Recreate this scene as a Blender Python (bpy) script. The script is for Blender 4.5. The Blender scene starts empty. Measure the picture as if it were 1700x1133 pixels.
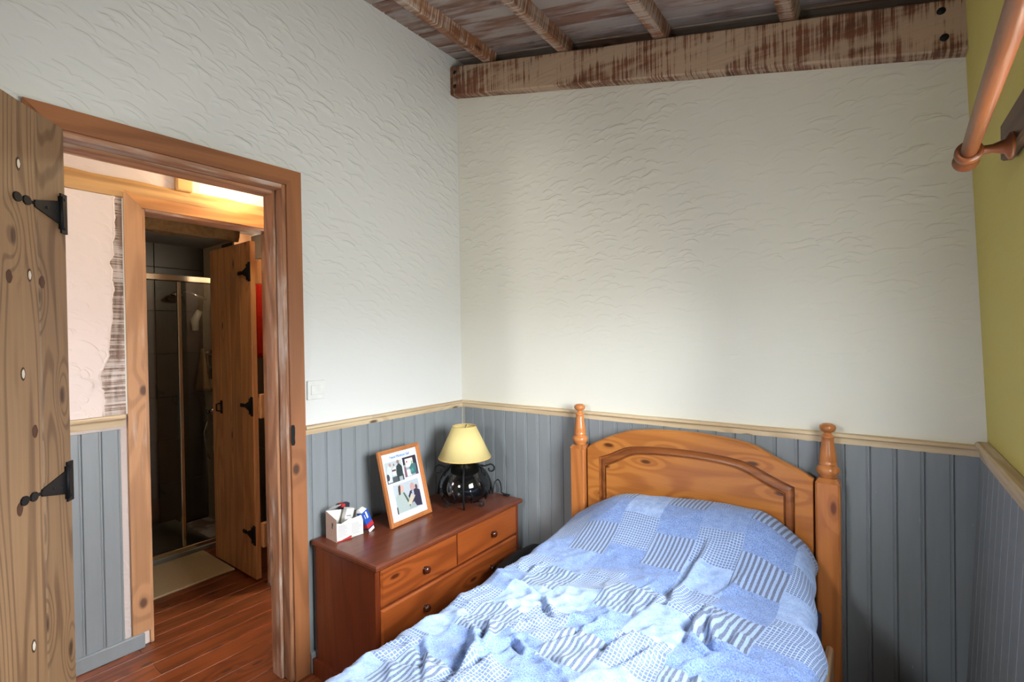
import bpy, bmesh, math, random
from mathutils import Vector, Matrix, noise
random.seed(7)
sc = bpy.context.scene
col = sc.collection
R = math.radians

# ---------------------------------------------------------------- camera, world, light, exposure
def look(yaw, pitch, roll):
    cy, sy, cp, sp = math.cos(yaw), math.sin(yaw), math.cos(pitch), math.sin(pitch)
    f = Vector((sy*cp, cy*cp, sp)); r = Vector((cy, -sy, 0)); u = r.cross(f)
    c, s = math.cos(roll), math.sin(roll)
    r2 = c*r + s*u; u2 = -s*r + c*u
    return Matrix((r2, u2, -f)).transposed().to_4x4()
cd = bpy.data.cameras.new('camera'); cam = bpy.data.objects.new('camera', cd); col.objects.link(cam)
cam.matrix_world = Matrix.Translation((1.9091, -2.0712, 1.3838)) @ look(-.6408, -.0089, -.016)
cd.sensor_fit = 'HORIZONTAL'; cd.sensor_width = 36; cd.lens = 36*811.27/1700
cd.clip_start = .02
sc.camera = cam

w = bpy.data.worlds.new('sky'); sc.world = w; w.use_nodes = True
wt = w.node_tree; bg = wt.nodes['Background']
# overcast sky, brighter overhead, above pale ground
_tc = wt.nodes.new('ShaderNodeTexCoord'); _sx = wt.nodes.new('ShaderNodeSeparateXYZ'); wt.links.new(_tc.outputs['Generated'], _sx.inputs[0])
_rp = wt.nodes.new('ShaderNodeValToRGB'); wt.links.new(_sx.outputs[2], _rp.inputs[0])
_e = _rp.color_ramp.elements; _e[0].position = 0.0; _e[0].color = (.325, .323, .305, 1); _e[1].position = .10; _e[1].color = (.62, .65, .68, 1)
_m = _e.new(.5); _m.color = (1.1, 1.14, 1.19, 1); _z = _e.new(.85); _z.color = (1.7, 1.76, 1.84, 1)
wt.links.new(_rp.outputs[0], bg.inputs[0]); bg.inputs[1].default_value = 55

def portal(name, loc, rot, sx, sy):
    l = bpy.data.lights.new(name, 'AREA'); l.shape = 'RECTANGLE'; l.size = sx; l.size_y = sy
    l.cycles.is_portal = True
    o = bpy.data.objects.new(name, l); col.objects.link(o); o.location = loc; o.rotation_euler = rot
    return o
# daylight arrives through the window in the right wall
WY0, WY1, WZ0, WZ1, WX = -1.42, -.625, .98, 1.72, 2.21
portal('window_daylight', (WX+.03, (WY0+WY1)/2, (WZ0+WZ1)/2), (0, R(90), 0), WZ1-WZ0, WY1-WY0)
portal('hall_fill_daylight', (-.46, -2.52, 1.6), (R(90), 0, 0), .2, .4)  # unseen opening added at the hall's end to brighten the hall
bl = bpy.data.lights.new('bathroom_bulb_light', 'POINT'); bl.energy = 5.5; bl.color = (1, .86, .66); bl.shadow_soft_size = .05
bo = bpy.data.objects.new('bathroom_bulb_light', bl); col.objects.link(bo); bo.location = (-1.2, -.56, 2.0)
portal('front_fill_daylight', (1.0, -3.12, 1.65), (R(90), 0, 0), .42, .46)  # unseen second window, added for frontal fill light
# the hall's ceiling bulb, hidden above the bedroom door head
hl = bpy.data.lights.new('hall_bulb_light', 'POINT'); hl.energy = 4.2; hl.color = (1, .78, .46); hl.shadow_soft_size = .03
ho = bpy.data.objects.new('hall_bulb_light', hl); col.objects.link(ho); ho.location = (-.62, -.90, 2.175)

sc.view_settings.view_transform = 'Standard'; sc.view_settings.look = 'None'
sc.view_settings.gamma = 1; sc.view_settings.use_curve_mapping = False
sc.view_settings.exposure = 0.5

# ---------------------------------------------------------------- material helpers
def lin(c):
    return tuple(((v/255)/12.92 if v/255 <= .04045 else ((v/255+.055)/1.055)**2.4) for v in c) + (1,)
class NT:
    def __init__(s, name):
        s.m = bpy.data.materials.new(name); s.m.use_nodes = True
        s.t = s.m.node_tree; s.b = s.t.nodes['Principled BSDF']
    def n(s, typ, **k):
        x = s.t.nodes.new(typ)
        for a, v in k.items(): setattr(x, a, v)
        return x
    def l(s, a, b): s.t.links.new(a, b)
    def _in(s, sock, v):
        if v is None: return
        if hasattr(v, 'is_linked') or isinstance(v, bpy.types.NodeSocket): s.l(v, sock)
        else: sock.default_value = v
    def math(s, op, a, b=None, c=None, clamp=False):
        x = s.n('ShaderNodeMath', operation=op, use_clamp=clamp)
        for i, v in enumerate((a, b, c)): s._in(x.inputs[i], v)
        return x.outputs[0]
    def vmath(s, op, a, b=None):
        x = s.n('ShaderNodeVectorMath', operation=op)
        s._in(x.inputs[0], a); s._in(x.inputs[1], b)
        return x.outputs['Value'] if op in ('LENGTH', 'DOT_PRODUCT', 'DISTANCE') else x.outputs[0]
    def mix(s, f, a, b, mode='MIX'):
        x = s.n('ShaderNodeMix', data_type='RGBA', blend_type=mode)
        s._in(x.inputs[0], f); s._in(x.inputs[6], a); s._in(x.inputs[7], b)
        return x.outputs[2]
    def mr(s, v, a, b, c=0., d=1., smooth=True):
        x = s.n('ShaderNodeMapRange', interpolation_type='SMOOTHSTEP' if smooth else 'LINEAR')
        for i, q in enumerate((v, a, b, c, d)): s._in(x.inputs[i], q)
        return x.outputs[0]
    def noise(s, v, scale, detail=2, rough=.5, dist=0, dim='3D'):
        x = s.n('ShaderNodeTexNoise', noise_dimensions=dim)
        s._in(x.inputs['Vector'], v); x.inputs['Scale'].default_value = scale
        x.inputs['Detail'].default_value = detail; x.inputs['Roughness'].default_value = rough
        x.inputs['Distortion'].default_value = dist
        return x.outputs[0]
    def obj(s): return s.n('ShaderNodeTexCoord').outputs['Object']
    def rnd(s): return s.n('ShaderNodeObjectInfo').outputs['Random']
    def xyz(s, v):
        x = s.n('ShaderNodeSeparateXYZ'); s.l(v, x.inputs[0]); return x.outputs
    def comb(s, a, b, c=0.):
        x = s.n('ShaderNodeCombineXYZ')
        for i, v in enumerate((a, b, c)): s._in(x.inputs[i], v)
        return x.outputs[0]
    def bump(s, h, dist, strength=1.):
        x = s.n('ShaderNodeBump'); x.inputs['Distance'].default_value = dist; x.inputs['Strength'].default_value = strength
        s.l(h, x.inputs['Height']); s.l(x.outputs[0], s.b.inputs['Normal'])
    def fin(s, color=None, rough=.5, metal=0, spec=.5, coat=0):
        if color is not None: s._in(s.b.inputs['Base Color'], color)
        s._in(s.b.inputs['Roughness'], rough); s.b.inputs['Metallic'].default_value = metal
        s.b.inputs['Specular IOR Level'].default_value = spec
        if coat: s.b.inputs['Coat Weight'].default_value = coat; s.b.inputs['Coat Roughness'].default_value = .15
        return s.m

def plain(name, rgb, rough=.5, metal=0, spec=.5, var=.12, scale=30, bump=0):
    t = NT(name); o = t.obj(); n = t.noise(o, scale, 4)
    c = lin(rgb); d = tuple(v*(1-var) for v in c[:3]) + (1,); e = tuple(min(1, v*(1+var)) for v in c[:3]) + (1,)
    if bump: t.bump(n, bump)
    return t.fin(t.mix(n, d, e), rough, metal, spec)

def wood(name, light, dark, axis='z', rough=.45, knots=.5, rings=26, knotcol=(60, 28, 12), wash=None, washamt=.5,
         saw=False, coat=0, contrast=1., bump=.0006, spec=.4, flat=None, ringlo=-.6):
    t = NT(name); o = t.obj(); r = t.rnd()
    sc_ = t.n('ShaderNodeVectorMath', operation='SCALE'); t.l(t.comb(r, t.math('MULTIPLY', r, 1.7), t.math('MULTIPLY', r, 2.9)), sc_.inputs[0]); sc_.inputs['Scale'].default_value = 9
    v = t.vmath('ADD', o, sc_.outputs[0])
    i = 'xyz'.index(axis)
    def st(a, al):
        k = [a, a, a]; k[i] = al; return t.vmath('MULTIPLY', v, tuple(k))
    base = t.noise(st(1, .11), 7, 1, .4, .15)
    fl_ = flat or {'x': 'y', 'y': 'x', 'z': 'y'}[axis]
    oth = [q for q in 'xyz' if q not in (axis, fl_)][0]; C3 = t.xyz(v)
    wob = t.math('MULTIPLY', C3['xyz'.index(fl_)], .6)
    vo = t.n('ShaderNodeTexVoronoi', voronoi_dimensions='2D'); t.l(t.comb(t.math('MULTIPLY', t.math('ADD', C3['xyz'.index(oth)], wob), 9), t.math('MULTIPLY', C3[i], 3.4)), vo.inputs['Vector']); vo.inputs['Scale'].default_value = 1
    kd = vo.outputs['Distance']; kr = t.n('ShaderNodeSeparateColor'); t.l(vo.outputs['Color'], kr.inputs[0])
    has = t.math('GREATER_THAN', kr.outputs[0], 1-knots)
    near = t.math('MULTIPLY', t.mr(kd, .0, .42, 1, 0), has)
    n2 = t.math('ADD', base, t.math('MULTIPLY', near, .16))
    rg = t.math('SINE', t.math('MULTIPLY', n2, rings*6.283/2))
    rg = t.mr(rg, ringlo, 1, 0, 1)
    fib = t.noise(st(90, 2.2), 1, 3, .6)
    big = t.noise(st(1, .3), 4, 2)
    f = t.math('ADD', t.math('MULTIPLY', rg, .5*contrast), t.math('MULTIPLY', t.math('SUBTRACT', fib, .3), .6*contrast))
    f = t.math('ADD', f, t.math('MULTIPLY', t.math('SUBTRACT', big, .5), .5), clamp=True)
    c = t.mix(f, lin(light), lin(dark))
    km = t.math('MULTIPLY', t.mr(kd, .04, .11, 1, 0), has)
    c = t.mix(t.math('MULTIPLY', km, .85), c, lin(knotcol))
    # board-to-board variation
    hv = t.n('ShaderNodeHueSaturation'); t.l(c, hv.inputs['Color']); t.l(t.mr(r, 0, 1, .86, 1.12, False), hv.inputs['Value'])
    c = hv.outputs[0]
    if wash:
        pat = t.noise(st(6, 2.0), 1, 4, .6)
        if saw:
            a2 = t.noise(st(2.5, 130), 1, 3, .7)   # saw marks run across the grain
            a3 = t.noise(st(30, 6), 1, 3, .6)
            m = t.math('ADD', t.math('MULTIPLY', a2, .8), t.math('ADD', t.math('MULTIPLY', pat, .75), t.math('MULTIPLY', a3, .3)))
            m = t.mr(m, 1.15-.35*washamt, 1.3-.35*washamt)
        else:
            a3 = t.noise(st(45, 3.5), 1, 4, .65)
            m = t.mr(t.math('ADD', t.math('MULTIPLY', a3, .6), pat), 1.05-.4*washamt, 1.3-.4*washamt)
        c = t.mix(t.math('MULTIPLY', m, .82), c, lin(wash))
    t.bump(t.math('ADD', fib, t.math('MULTIPLY', rg, .4)), bump)
    return t.fin(c, rough, 0, spec, coat)

def plaster(name, rgb, rgb2, hax, rot, amt=1., lowfade=None):
    """white plaster with overlapping trowel strokes (fine relief)"""
    t = NT(name); X = t.xyz(t.obj()); h = X['xyz'.index(hax)]; z = X[2]
    p0 = t.comb(h, z)
    warp = t.n('ShaderNodeTexNoise'); t.l(p0, warp.inputs['Vector']); warp.inputs['Scale'].default_value = 6; warp.inputs['Detail'].default_value = 2
    wv = t.n('ShaderNodeVectorMath', operation='SCALE'); t.l(t.vmath('SUBTRACT', warp.outputs['Color'], (.5, .5, .5)), wv.inputs[0]); wv.inputs['Scale'].default_value = .07
    p = t.vmath('ADD', p0, wv.outputs[0])
    H = None
    for k, (s, ro, wgt, off) in enumerate(((9.5, rot, 1., 0.), (14, rot+.25, .8, 3.7), (20, rot-.3, .45, 8.1), (6.5, rot+.1, .6, 5.5))):
        mp = t.n('ShaderNodeMapping'); t.l(p, mp.inputs[0]); mp.inputs['Rotation'].default_value = (0, 0, ro)
        mp.inputs['Scale'].default_value = (s*.85, s*1.25, 1); mp.inputs['Location'].default_value = (off, off*1.3, 0)
        q = mp.outputs[0]
        vo = t.n('ShaderNodeTexVoronoi', voronoi_dimensions='2D'); t.l(q, vo.inputs['Vector']); vo.inputs['Scale'].default_value = 1
        cs = t.n('ShaderNodeSeparateColor'); t.l(vo.outputs['Color'], cs.inputs[0])
        d = t.vmath('SUBTRACT', q, vo.outputs['Position'])
        r0 = t.math('ADD', t.math('MULTIPLY', cs.outputs[0], .5), .35)
        dd = t.math('SUBTRACT', t.vmath('LENGTH', t.vmath('ADD', d, t.comb(0., r0))), r0)
        lip = t.math('MULTIPLY', t.mr(dd, -.3, 0.), t.mr(dd, 0.01, .07, 1, 0))
        msk = t.math('MULTIPLY', t.mr(vo.outputs['Distance'], .2, .52, 1, 0), t.math('GREATER_THAN', cs.outputs[1], .3))
        a = t.math('MULTIPLY', t.math('MULTIPLY', lip, msk), wgt)
        H = a if H is None else t.math('ADD', H, a)
    area_ = t.mr(t.noise(p0, 1.6, 2), .3, .62, .25, 1)
    H = t.math('MULTIPLY', H, area_)
    if lowfade: H = t.math('MULTIPLY', H, t.mr(z, lowfade[0], lowfade[1], .22, 1))
    H = t.math('ADD', H, t.math('MULTIPLY', t.noise(p0, 7, 3), .9))
    H = t.math('ADD', H, t.math('MULTIPLY', t.noise(p0, 60, 3), .10))
    t.bump(H, .0019*amt)
    c = t.mix(t.noise(p0, 1.3, 3), lin(rgb), lin(rgb2))
    return t.fin(c, .75, 0, .25)

M = {}
M['plaster_left'] = plaster('plaster_left', (214, 213, 210), (207, 207, 204), 'y', .45, 1.0, (1.2, 1.9))
M['plaster_back'] = plaster('plaster_back', (228, 225, 214), (220, 216, 202), 'x', -.12, .8, (1.0, 1.9))
M['plaster_hall'] = plaster('plaster_hall', (226, 212, 206), (214, 196, 188), 'y', .9, 1.3)
M['plaster_yellow'] = plaster('plaster_yellow', (204, 190, 112), (196, 180, 100), 'y', .2, .25)
M['cream_paint'] = plain('cream_paint', (226, 214, 190), .7)
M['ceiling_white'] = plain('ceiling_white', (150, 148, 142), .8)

def grey_paint():
    t = NT('grey_board_paint'); o = t.obj(); r = t.rnd()
    n = t.noise(t.vmath('MULTIPLY', t.vmath('ADD', o, t.comb(r, r, t.math('MULTIPLY', r, 7))), (30, 30, 3)), 1, 4, .6)
    c = t.mix(n, lin((120, 124, 126)), lin((136, 140, 144)))
    chips = t.mr(t.noise(t.vmath('MULTIPLY', t.vmath('ADD', o, t.comb(r, r, t.math('MULTIPLY', r, 7))), (120, 120, 22)), 1, 3, .6), .74, .78)
    c = t.mix(t.math('MULTIPLY', chips, .6), c, lin((190, 194, 194)))
    t.bump(n, .0006)
    return t.fin(c, .42, 0, .45)
M['grey'] = grey_paint()
M['pine'] = wood('varnished_pine_x', (198, 126, 60), (150, 82, 34), 'x', .3, .85, 18, (58, 24, 10), coat=.2, contrast=.9)
M['pine_z'] = wood('varnished_pine_z', (184, 114, 60), (138, 76, 36), 'z', .3, .4, 16, (86, 40, 18), coat=.25, contrast=.8)
M['case_z'] = wood('casing_pine_z', (152, 97, 60), (110, 67, 40), 'z', .5, .18, 14, (50, 30, 20), contrast=.7)
M['case_y'] = wood('casing_pine_y', (152, 97, 60), (110, 67, 40), 'y', .5, .22, 14, (40, 24, 16), contrast=.7)
M['lining_z'] = wood('lining_washed_z', (170, 120, 86), (120, 78, 52), 'z', .6, .1, 18, wash=(206, 190, 178), washamt=.62)
M['lining_y'] = wood('lining_washed_y', (170, 120, 86), (120, 78, 52), 'y', .6, .1, 18, wash=(196, 180, 170), washamt=.7)
M['hallcase_z'] = wood('hall_casing_z', (178, 132, 94), (140, 98, 66), 'z', .55, .3, 16, (70, 44, 34), wash=(196, 172, 156), washamt=.35)
M['hallcase_y'] = wood('hall_casing_y', (190, 132, 76), (146, 92, 48), 'y', .5, .15, 14)
M['door_raw'] = wood('raw_door_pine', (140, 110, 80), (84, 58, 40), 'z', .55, .5, 34, (54, 34, 22), contrast=1.0, ringlo=.1)
M['bath_door'] = wood('bath_door_pine', (198, 142, 88), (154, 98, 54), 'z', .5, .2, 16, (60, 34, 20), contrast=.8)
M['beam'] = wood('beam_sawn', (128, 78, 52), (88, 50, 32), 'x', .6, .22, 14, (46, 28, 20), wash=(190, 164, 138), washamt=.85, saw=True, bump=.0015)
M['purlin'] = wood('purlin_sawn', (146, 96, 62), (104, 62, 38), 'y', .6, .1, 12, wash=(190, 174, 160), washamt=.9, saw=True, bump=.0015)
M['roofboard'] = wood('roof_board', (140, 106, 90), (100, 70, 58), 'x', .65, .3, 16, (60, 40, 34), wash=(172, 162, 156), washamt=1.0, bump=.001)
M['floor'] = wood('floor_board', (122, 62, 30), (74, 33, 16), 'y', .32, .3, 16, (40, 18, 8), coat=.2, flat='z')
M['dresser_x'] = wood('dresser_top', (112, 56, 34), (80, 36, 20), 'y', .34, .1, 14, (40, 16, 8), coat=.2, contrast=.6)
M['dresser_z'] = wood('dresser_side', (98, 42, 20), (66, 26, 12), 'z', .3, .08, 14, (40, 16, 8), coat=.35, contrast=.6)
M['drawer'] = wood('drawer_front', (146, 74, 32), (98, 42, 17), 'y', .28, .16, 12, (50, 18, 8), coat=.4, contrast=.9)
M['knot_dark'] = plain('knot_dark', (74, 44, 28), .6, var=.4, scale=120)
M['filler'] = plain('knot_filler', (206, 200, 184), .7)
M['pine_groove_shade'] = wood('groove_shade_pine', (156, 90, 42), (112, 58, 24), 'x', .35, .1, 16, flat='y')  # headboard pine darkened in colour for stain and shade in the groove
M['knobwood'] = plain('dark_knob', (64, 26, 14), .2, 0, .6)
M['dado'] = wood('dado_rail_y', (206, 184, 150), (174, 146, 112), 'y', .65, .1, 14, wash=(220, 206, 186), washamt=.5)
M['dado_x'] = wood('dado_rail_x', (206, 184, 150), (174, 146, 112), 'x', .65, .1, 14, wash=(220, 206, 186), washamt=.5)
M['polewood'] = wood('curtain_pole_wood', (124, 66, 28), (86, 42, 17), 'y', .35, 0, 10, coat=.2, contrast=.6)
M['battenwood'] = wood('batten_wood', (108, 82, 62), (76, 56, 42), 'y', .6, .1, 16)
M['railwood'] = wood('bed_rail_wood', (206, 170, 132), (168, 124, 86), 'y', .35, .1, 16)
M['framewood'] = wood('photo_frame_wood', (184, 116, 66), (146, 82, 42), 'z', .35, 0, 14, contrast=.6)
M['black_iron'] = plain('black_iron', (16, 16, 18), .6, 0, .25)
M['black_gloss'] = plain('black_glaze', (8, 9, 11), .08, 0, .7)
M['shade'] = plain('lamp_shade_cream', (210, 191, 130), .75, 0, .2, .04, 60)
M['shade_trim'] = plain('lamp_shade_trim', (206, 170, 104), .7)
M['white'] = plain('white_plastic', (212, 212, 207), .4)
M['card'] = plain('white_card', (208, 205, 200), .7, 0, .2, .05)
M['card_shaded'] = plain('card_end_shaded', (172, 146, 132), .7, 0, .2, .08)  # white card with the end panel's shadow put into its colour
M['card_grey'] = plain('card_print_grey', (120, 122, 130), .7)
M['card_dark'] = plain('dark_carton', (34, 32, 48), .5)
M['red'] = plain('red_print', (176, 36, 40), .5)
M['blue'] = plain('blue_print', (30, 72, 160), .4)
M['navy'] = plain('navy_print', (24, 30, 74), .45)
M['ink'] = plain('ink', (70, 72, 80), .7)
M['page'] = plain('photo_page', (214, 217, 222), .25, 0, .5, .02)
M['towel'] = plain('red_towel', (150, 30, 16), .95, 0, .1, .25, 200, .002)
M['mat'] = plain('bath_mat_beige', (176, 152, 118), .95, 0, .1, .25, 180, .003)
M['chrome'] = plain('chrome', (214, 206, 190), .16, 1, .5, .03)
M['column'] = plain('shower_column_grey', (196, 196, 178), .25)
M['tray'] = plain('shower_tray', (120, 118, 110), .4)
M['dark_tile'] = plain('dark_slate_tile', (70, 66, 58), .35, 0, .5, .18, 8)
M['grout'] = plain('dark_grout', (44, 42, 38), .8)
M['bark'] = plain('bark_timber', (96, 70, 38), .85, 0, .2, .6, 40, .006)
M['raw_dark'] = wood('hall_dark_post', (146, 122, 108), (104, 82, 70), 'z', .7, .2, 20, wash=(222, 210, 204), washamt=.85, saw=True)
M['hall_beam'] = wood('hall_lintel', (206, 160, 104), (150, 104, 60), 'y', .7, .15, 16, wash=(228, 200, 160), washamt=.45)
M['tan_cloth'] = plain('tan_cloth', (168, 134, 84), .9, 0, .1, .15, 60)
M['mattress'] = plain('mattress_navy', (44, 40, 70), .8)
M['lump'] = plain('lump_black', (20, 21, 26), .7, 0, .3, .3, 20)
M['rubber'] = plain('black_rubber', (14, 14, 16), .5)
M['pvc'] = plain('window_frame_white', (220, 220, 216), .4)

def glass(name, tint, refl):
    t = NT(name); t.t.nodes.remove(t.b)
    a = t.n('ShaderNodeBsdfTransparent'); a.inputs[0].default_value = tint
    g = t.n('ShaderNodeBsdfGlossy'); g.inputs['Roughness'].default_value = .03
    m = t.n('ShaderNodeMixShader'); fr = t.n('ShaderNodeFresnel'); fr.inputs[0].default_value = 1.45
    t.l(t.math('MULTIPLY', fr.outputs[0], refl), m.inputs[0]); t.l(a.outputs[0], m.inputs[1]); t.l(g.outputs[0], m.inputs[2])
    t.l(m.outputs[0], t.n('ShaderNodeOutputMaterial').outputs[0] if False else t.t.nodes['Material Output'].inputs[0])
    return t.m
M['window_glass'] = glass('window_glass', (.97, .98, .97, 1), .8)
M['shower_glass'] = glass('shower_glass', (.9, .9, .86, 1), 1.)

def duvet_material():
    t = NT('duvet_patchwork'); uv = t.n('ShaderNodeUVMap'); uv.uv_map = 'cloth'
    mp = t.n('ShaderNodeMapping'); t.l(uv.outputs[0], mp.inputs[0]); mp.inputs['Rotation'].default_value = (0, 0, R(-3))
    p = mp.outputs[0]; X = t.xyz(p); S, Hh = .147, .150
    u = t.math('DIVIDE', X[0], S); ci = t.math('FLOOR', u)
    par = t.math('MODULO', t.math('ADD', ci, 20), 2)
    v = t.math('ADD', t.math('DIVIDE', X[1], Hh), t.math('MULTIPLY', par, -.42)); ri = t.math('FLOOR', v)
    rp = t.math('MODULO', t.math('ADD', ri, 40), 2)
    wn = t.n('ShaderNodeTexWhiteNoise', noise_dimensions='2D'); t.l(t.comb(ci, ri), wn.inputs['Vector']); rn = wn.outputs['Value']
    mott = t.mr(t.noise(p, 38, 6, .72), .3, .7); mott2 = t.mr(t.noise(p, 260, 3, .7), .28, .72)
    light = t.mix(mott, lin((112, 142, 196)), lin((152, 177, 219)))
    mid = t.mix(t.math('ADD', t.math('MULTIPLY', mott2, .6), t.math('MULTIPLY', mott, .4)), lin((64, 96, 164)), lin((126, 156, 208)))
    pl = t.mix(t.mr(rn, .42, .62), light, mid)
    # stripes
    su = t.math('FRACT', t.math('MULTIPLY', u, 9.5))
    stp = t.mr(t.math('ABSOLUTE', t.math('SUBTRACT', su, .5)), .2, .3)
    stripes = t.mix(stp, lin((74, 88, 122)), lin((136, 161, 204)))
    # woven check
    gu = t.math('ABSOLUTE', t.math('SUBTRACT', t.math('FRACT', t.math('MULTIPLY', u, 15)), .5))
    gv = t.math('ABSOLUTE', t.math('SUBTRACT', t.math('FRACT', t.math('MULTIPLY', v, 15)), .5))
    gm = t.math('MAXIMUM', t.mr(gu, .36, .44), t.mr(gv, .36, .44))
    ck = t.mix(gm, lin((80, 106, 156)), lin((168, 189, 224)))
    pat = t.mix(par, ck, stripes)
    c = t.mix(rp, pl, pat)
    c = t.mix(.12, c, t.mix(mott2, (0, 0, 0, 1), (1, 1, 1, 1)))
    t.bump(t.noise(p, 700, 2), .0006)
    t.b.inputs['Sheen Weight'].default_value = .15
    return t.fin(c, .85, 0, .15)
M['duvet'] = duvet_material()

# ---------------------------------------------------------------- mesh helpers
class MB:
    def __init__(s): s.v = []; s.f = []; s.sm = []
    def add(s, vs, fs, smooth=False):
        k = len(s.v); s.v += [tuple(x) for x in vs]; s.f += [tuple(i+k for i in f) for f in fs]; s.sm += [smooth]*len(fs); return s
    def box(s, a, b, c=0.):
        """box between corners, c = chamfer of all long edges"""
        x0, y0, z0 = (min(a[i], b[i]) for i in range(3)); x1, y1, z1 = (max(a[i], b[i]) for i in range(3))
        if not c:
            return s.add([(x0,y0,z0),(x1,y0,z0),(x1,y1,z0),(x0,y1,z0),(x0,y0,z1),(x1,y0,z1),(x1,y1,z1),(x0,y1,z1)],
                         [(0,3,2,1),(4,5,6,7),(0,1,5,4),(1,2,6,5),(2,3,7,6),(3,0,4,7)])
        bm = bmesh.new(); bmesh.ops.create_cube(bm, size=1)
        for v in bm.verts: v.co = Vector((x0+(v.co.x+.5)*(x1-x0), y0+(v.co.y+.5)*(y1-y0), z0+(v.co.z+.5)*(z1-z0)))
        bmesh.ops.bevel(bm, geom=bm.edges[:], offset=c, segments=1, affect='EDGES')
        bm.verts.index_update(); s.add([v.co.copy() for v in bm.verts], [[v.index for v in f.verts] for f in bm.faces]); bm.free(); return s
    def prism(s, poly, axis, a, b):
        """extrude 2-D polygon along axis: x->(y,z) y->(x,z) z->(x,y)"""
        def P(p, t):
            return {'x': (t, p[0], p[1]), 'y': (p[0], t, p[1]), 'z': (p[0], p[1], t)}[axis]
        n = len(poly); ar = sum(poly[i][0]*poly[(i+1) % n][1]-poly[(i+1) % n][0]*poly[i][1] for i in range(n))
        if (ar < 0) != (axis == 'y'): poly = poly[::-1]
        if a > b: a, b = b, a
        vs = [P(p, a) for p in poly]+[P(p, b) for p in poly]
        fs = [tuple(range(n))[::-1], tuple(range(n, 2*n))]+[(i, (i+1) % n, n+(i+1) % n, n+i) for i in range(n)]
        return s.add(vs, fs)
    def lathe(s, prof, seg=24, c=(0, 0, 0), M4=None, close=False, smooth=True):
        n = len(prof); vs = []; fs = []
        for k in range(seg):
            a = 2*math.pi*k/seg
            for r, z in prof:
                p = Vector((r*math.cos(a), r*math.sin(a), z))
                if M4: p = M4 @ p
                vs.append(p+Vector(c))
        for k in range(seg):
            k2 = (k+1) % seg
            for i in range(n-1 if not close else n):
                j = (i+1) % n
                fs.append((k*n+i, k2*n+i, k2*n+j, k*n+j))
        return s.add(vs, fs, smooth)
    def tube(s, pts, r, seg=8, cap=True):
        pts = [Vector(p) for p in pts]; n = len(pts); vs = []; fs = []
        rr = r if isinstance(r, (list, tuple)) else [r]*n
        up = None
        for i, p in enumerate(pts):
            t = (pts[min(i+1, n-1)]-pts[max(i-1, 0)]).normalized()
            if up is None: up = t.orthogonal().normalized()
            up = (up-t*up.dot(t)).normalized(); w_ = t.cross(up)
            for k in range(seg):
                a = 2*math.pi*k/seg; vs.append(p+(up*math.cos(a)+w_*math.sin(a))*rr[i])
        for i in range(n-1):
            for k in range(seg):
                fs.append((i*seg+k, i*seg+(k+1) % seg, (i+1)*seg+(k+1) % seg, (i+1)*seg+k))
        if cap: fs += [tuple(range(seg))[::-1], tuple(range((n-1)*seg, n*seg))]
        return s.add(vs, fs, True)
    def mesh(s, name, mat):
        m = bpy.data.meshes.new(name); m.from_pydata(s.v, [], s.f); m.update()
        m.polygons.foreach_set('use_smooth', s.sm)
        if mat: m.materials.append(mat)
        return m
    def build(s, name, mat, parent=None, loc=(0, 0, 0), rot=(0, 0, 0)):
        return link(name, s.mesh(name, M[mat] if isinstance(mat, str) else mat), parent, loc, rot)
def link(name, me, parent=None, loc=(0, 0, 0), rot=(0, 0, 0)):
    o = bpy.data.objects.new(name, me); col.objects.link(o); o.parent = parent; o.location = loc; o.rotation_euler = rot; return o
def empty(name, loc=(0, 0, 0), rot=(0, 0, 0)):
    o = bpy.data.objects.new(name, None); o.empty_display_size = .05; col.objects.link(o); o.location = loc; o.rotation_euler = rot; return o
def tag(o, label, cat, group=None):
    o['label'] = label; o['category'] = cat
    if group: o['group'] = group
    return o
def struct(o, label=None):
    o['kind'] = 'structure'
    if label: o['label'] = label
    return o
def autosmooth(o, ang=40):
    me = o.data
    bm = bmesh.new(); bm.from_mesh(me)
    for e in bm.edges:
        e.smooth = not (len(e.link_faces) == 2 and e.calc_face_angle(0) > R(ang))
    for f in bm.faces: f.smooth = True
    bm.to_mesh(me); bm.free(); return o

# ================================================================ SETTING
SL = -.242                                # roof falls towards the window wall
def beamtop(x): return 2.906+SL*x
def boardz(x): return 2.968+SL*x
def wallx(z): return 2.181-.0356*(z-1.02)

wl = struct(MB().prism([(-3, -.02), (-1.735, -.02), (-1.735, 2.015), (-1.02, 2.015), (-1.02, -.02), (.2, -.02), (.2, 3.02), (-3, 3.02)], 'x', -.12, 0).build('wall_left', 'plaster_left'), 'white trowelled plaster wall with the bedroom doorway')
wb = struct(MB().prism([(-.0, -.02), (2.5, -.02), (2.5, beamtop(2.5)-.03), (-.0, beamtop(0)-.03)], 'y', 0, .15).build('wall_back', 'plaster_back'), 'cream white trowelled plaster wall behind the bed')
struct(MB().box((-.12, .15, 1.8), (2.5, .2, 3.05)).build('wall_eaves_closing', 'raw_dark'), 'closing board added behind the gap above the back wall')  # added to keep sky light out, so the gap stays dark
m = MB()
def wr_quad(y0, y1, z0, z1):
    m.add([(wallx(z0), y0, z0), (wallx(z0), y1, z0), (WX, y1, z0), (WX, y0, z0), (wallx(z1), y0, z1), (wallx(z1), y1, z1), (WX, y1, z1), (WX, y0, z1)],
          [(0, 1, 2, 3), (7, 6, 5, 4), (0, 4, 5, 1), (1, 5, 6, 2), (2, 6, 7, 3), (3, 7, 4, 0)])
wr_quad(-3, 0, -.02, WZ0); wr_quad(-3, .2, WZ1, 2.6); wr_quad(-3, WY0, WZ0, WZ1); wr_quad(WY1, 0, WZ0, WZ1)
wr = struct(m.build('wall_right', 'plaster_yellow'), 'yellow painted wall with the window')
m = MB()
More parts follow.
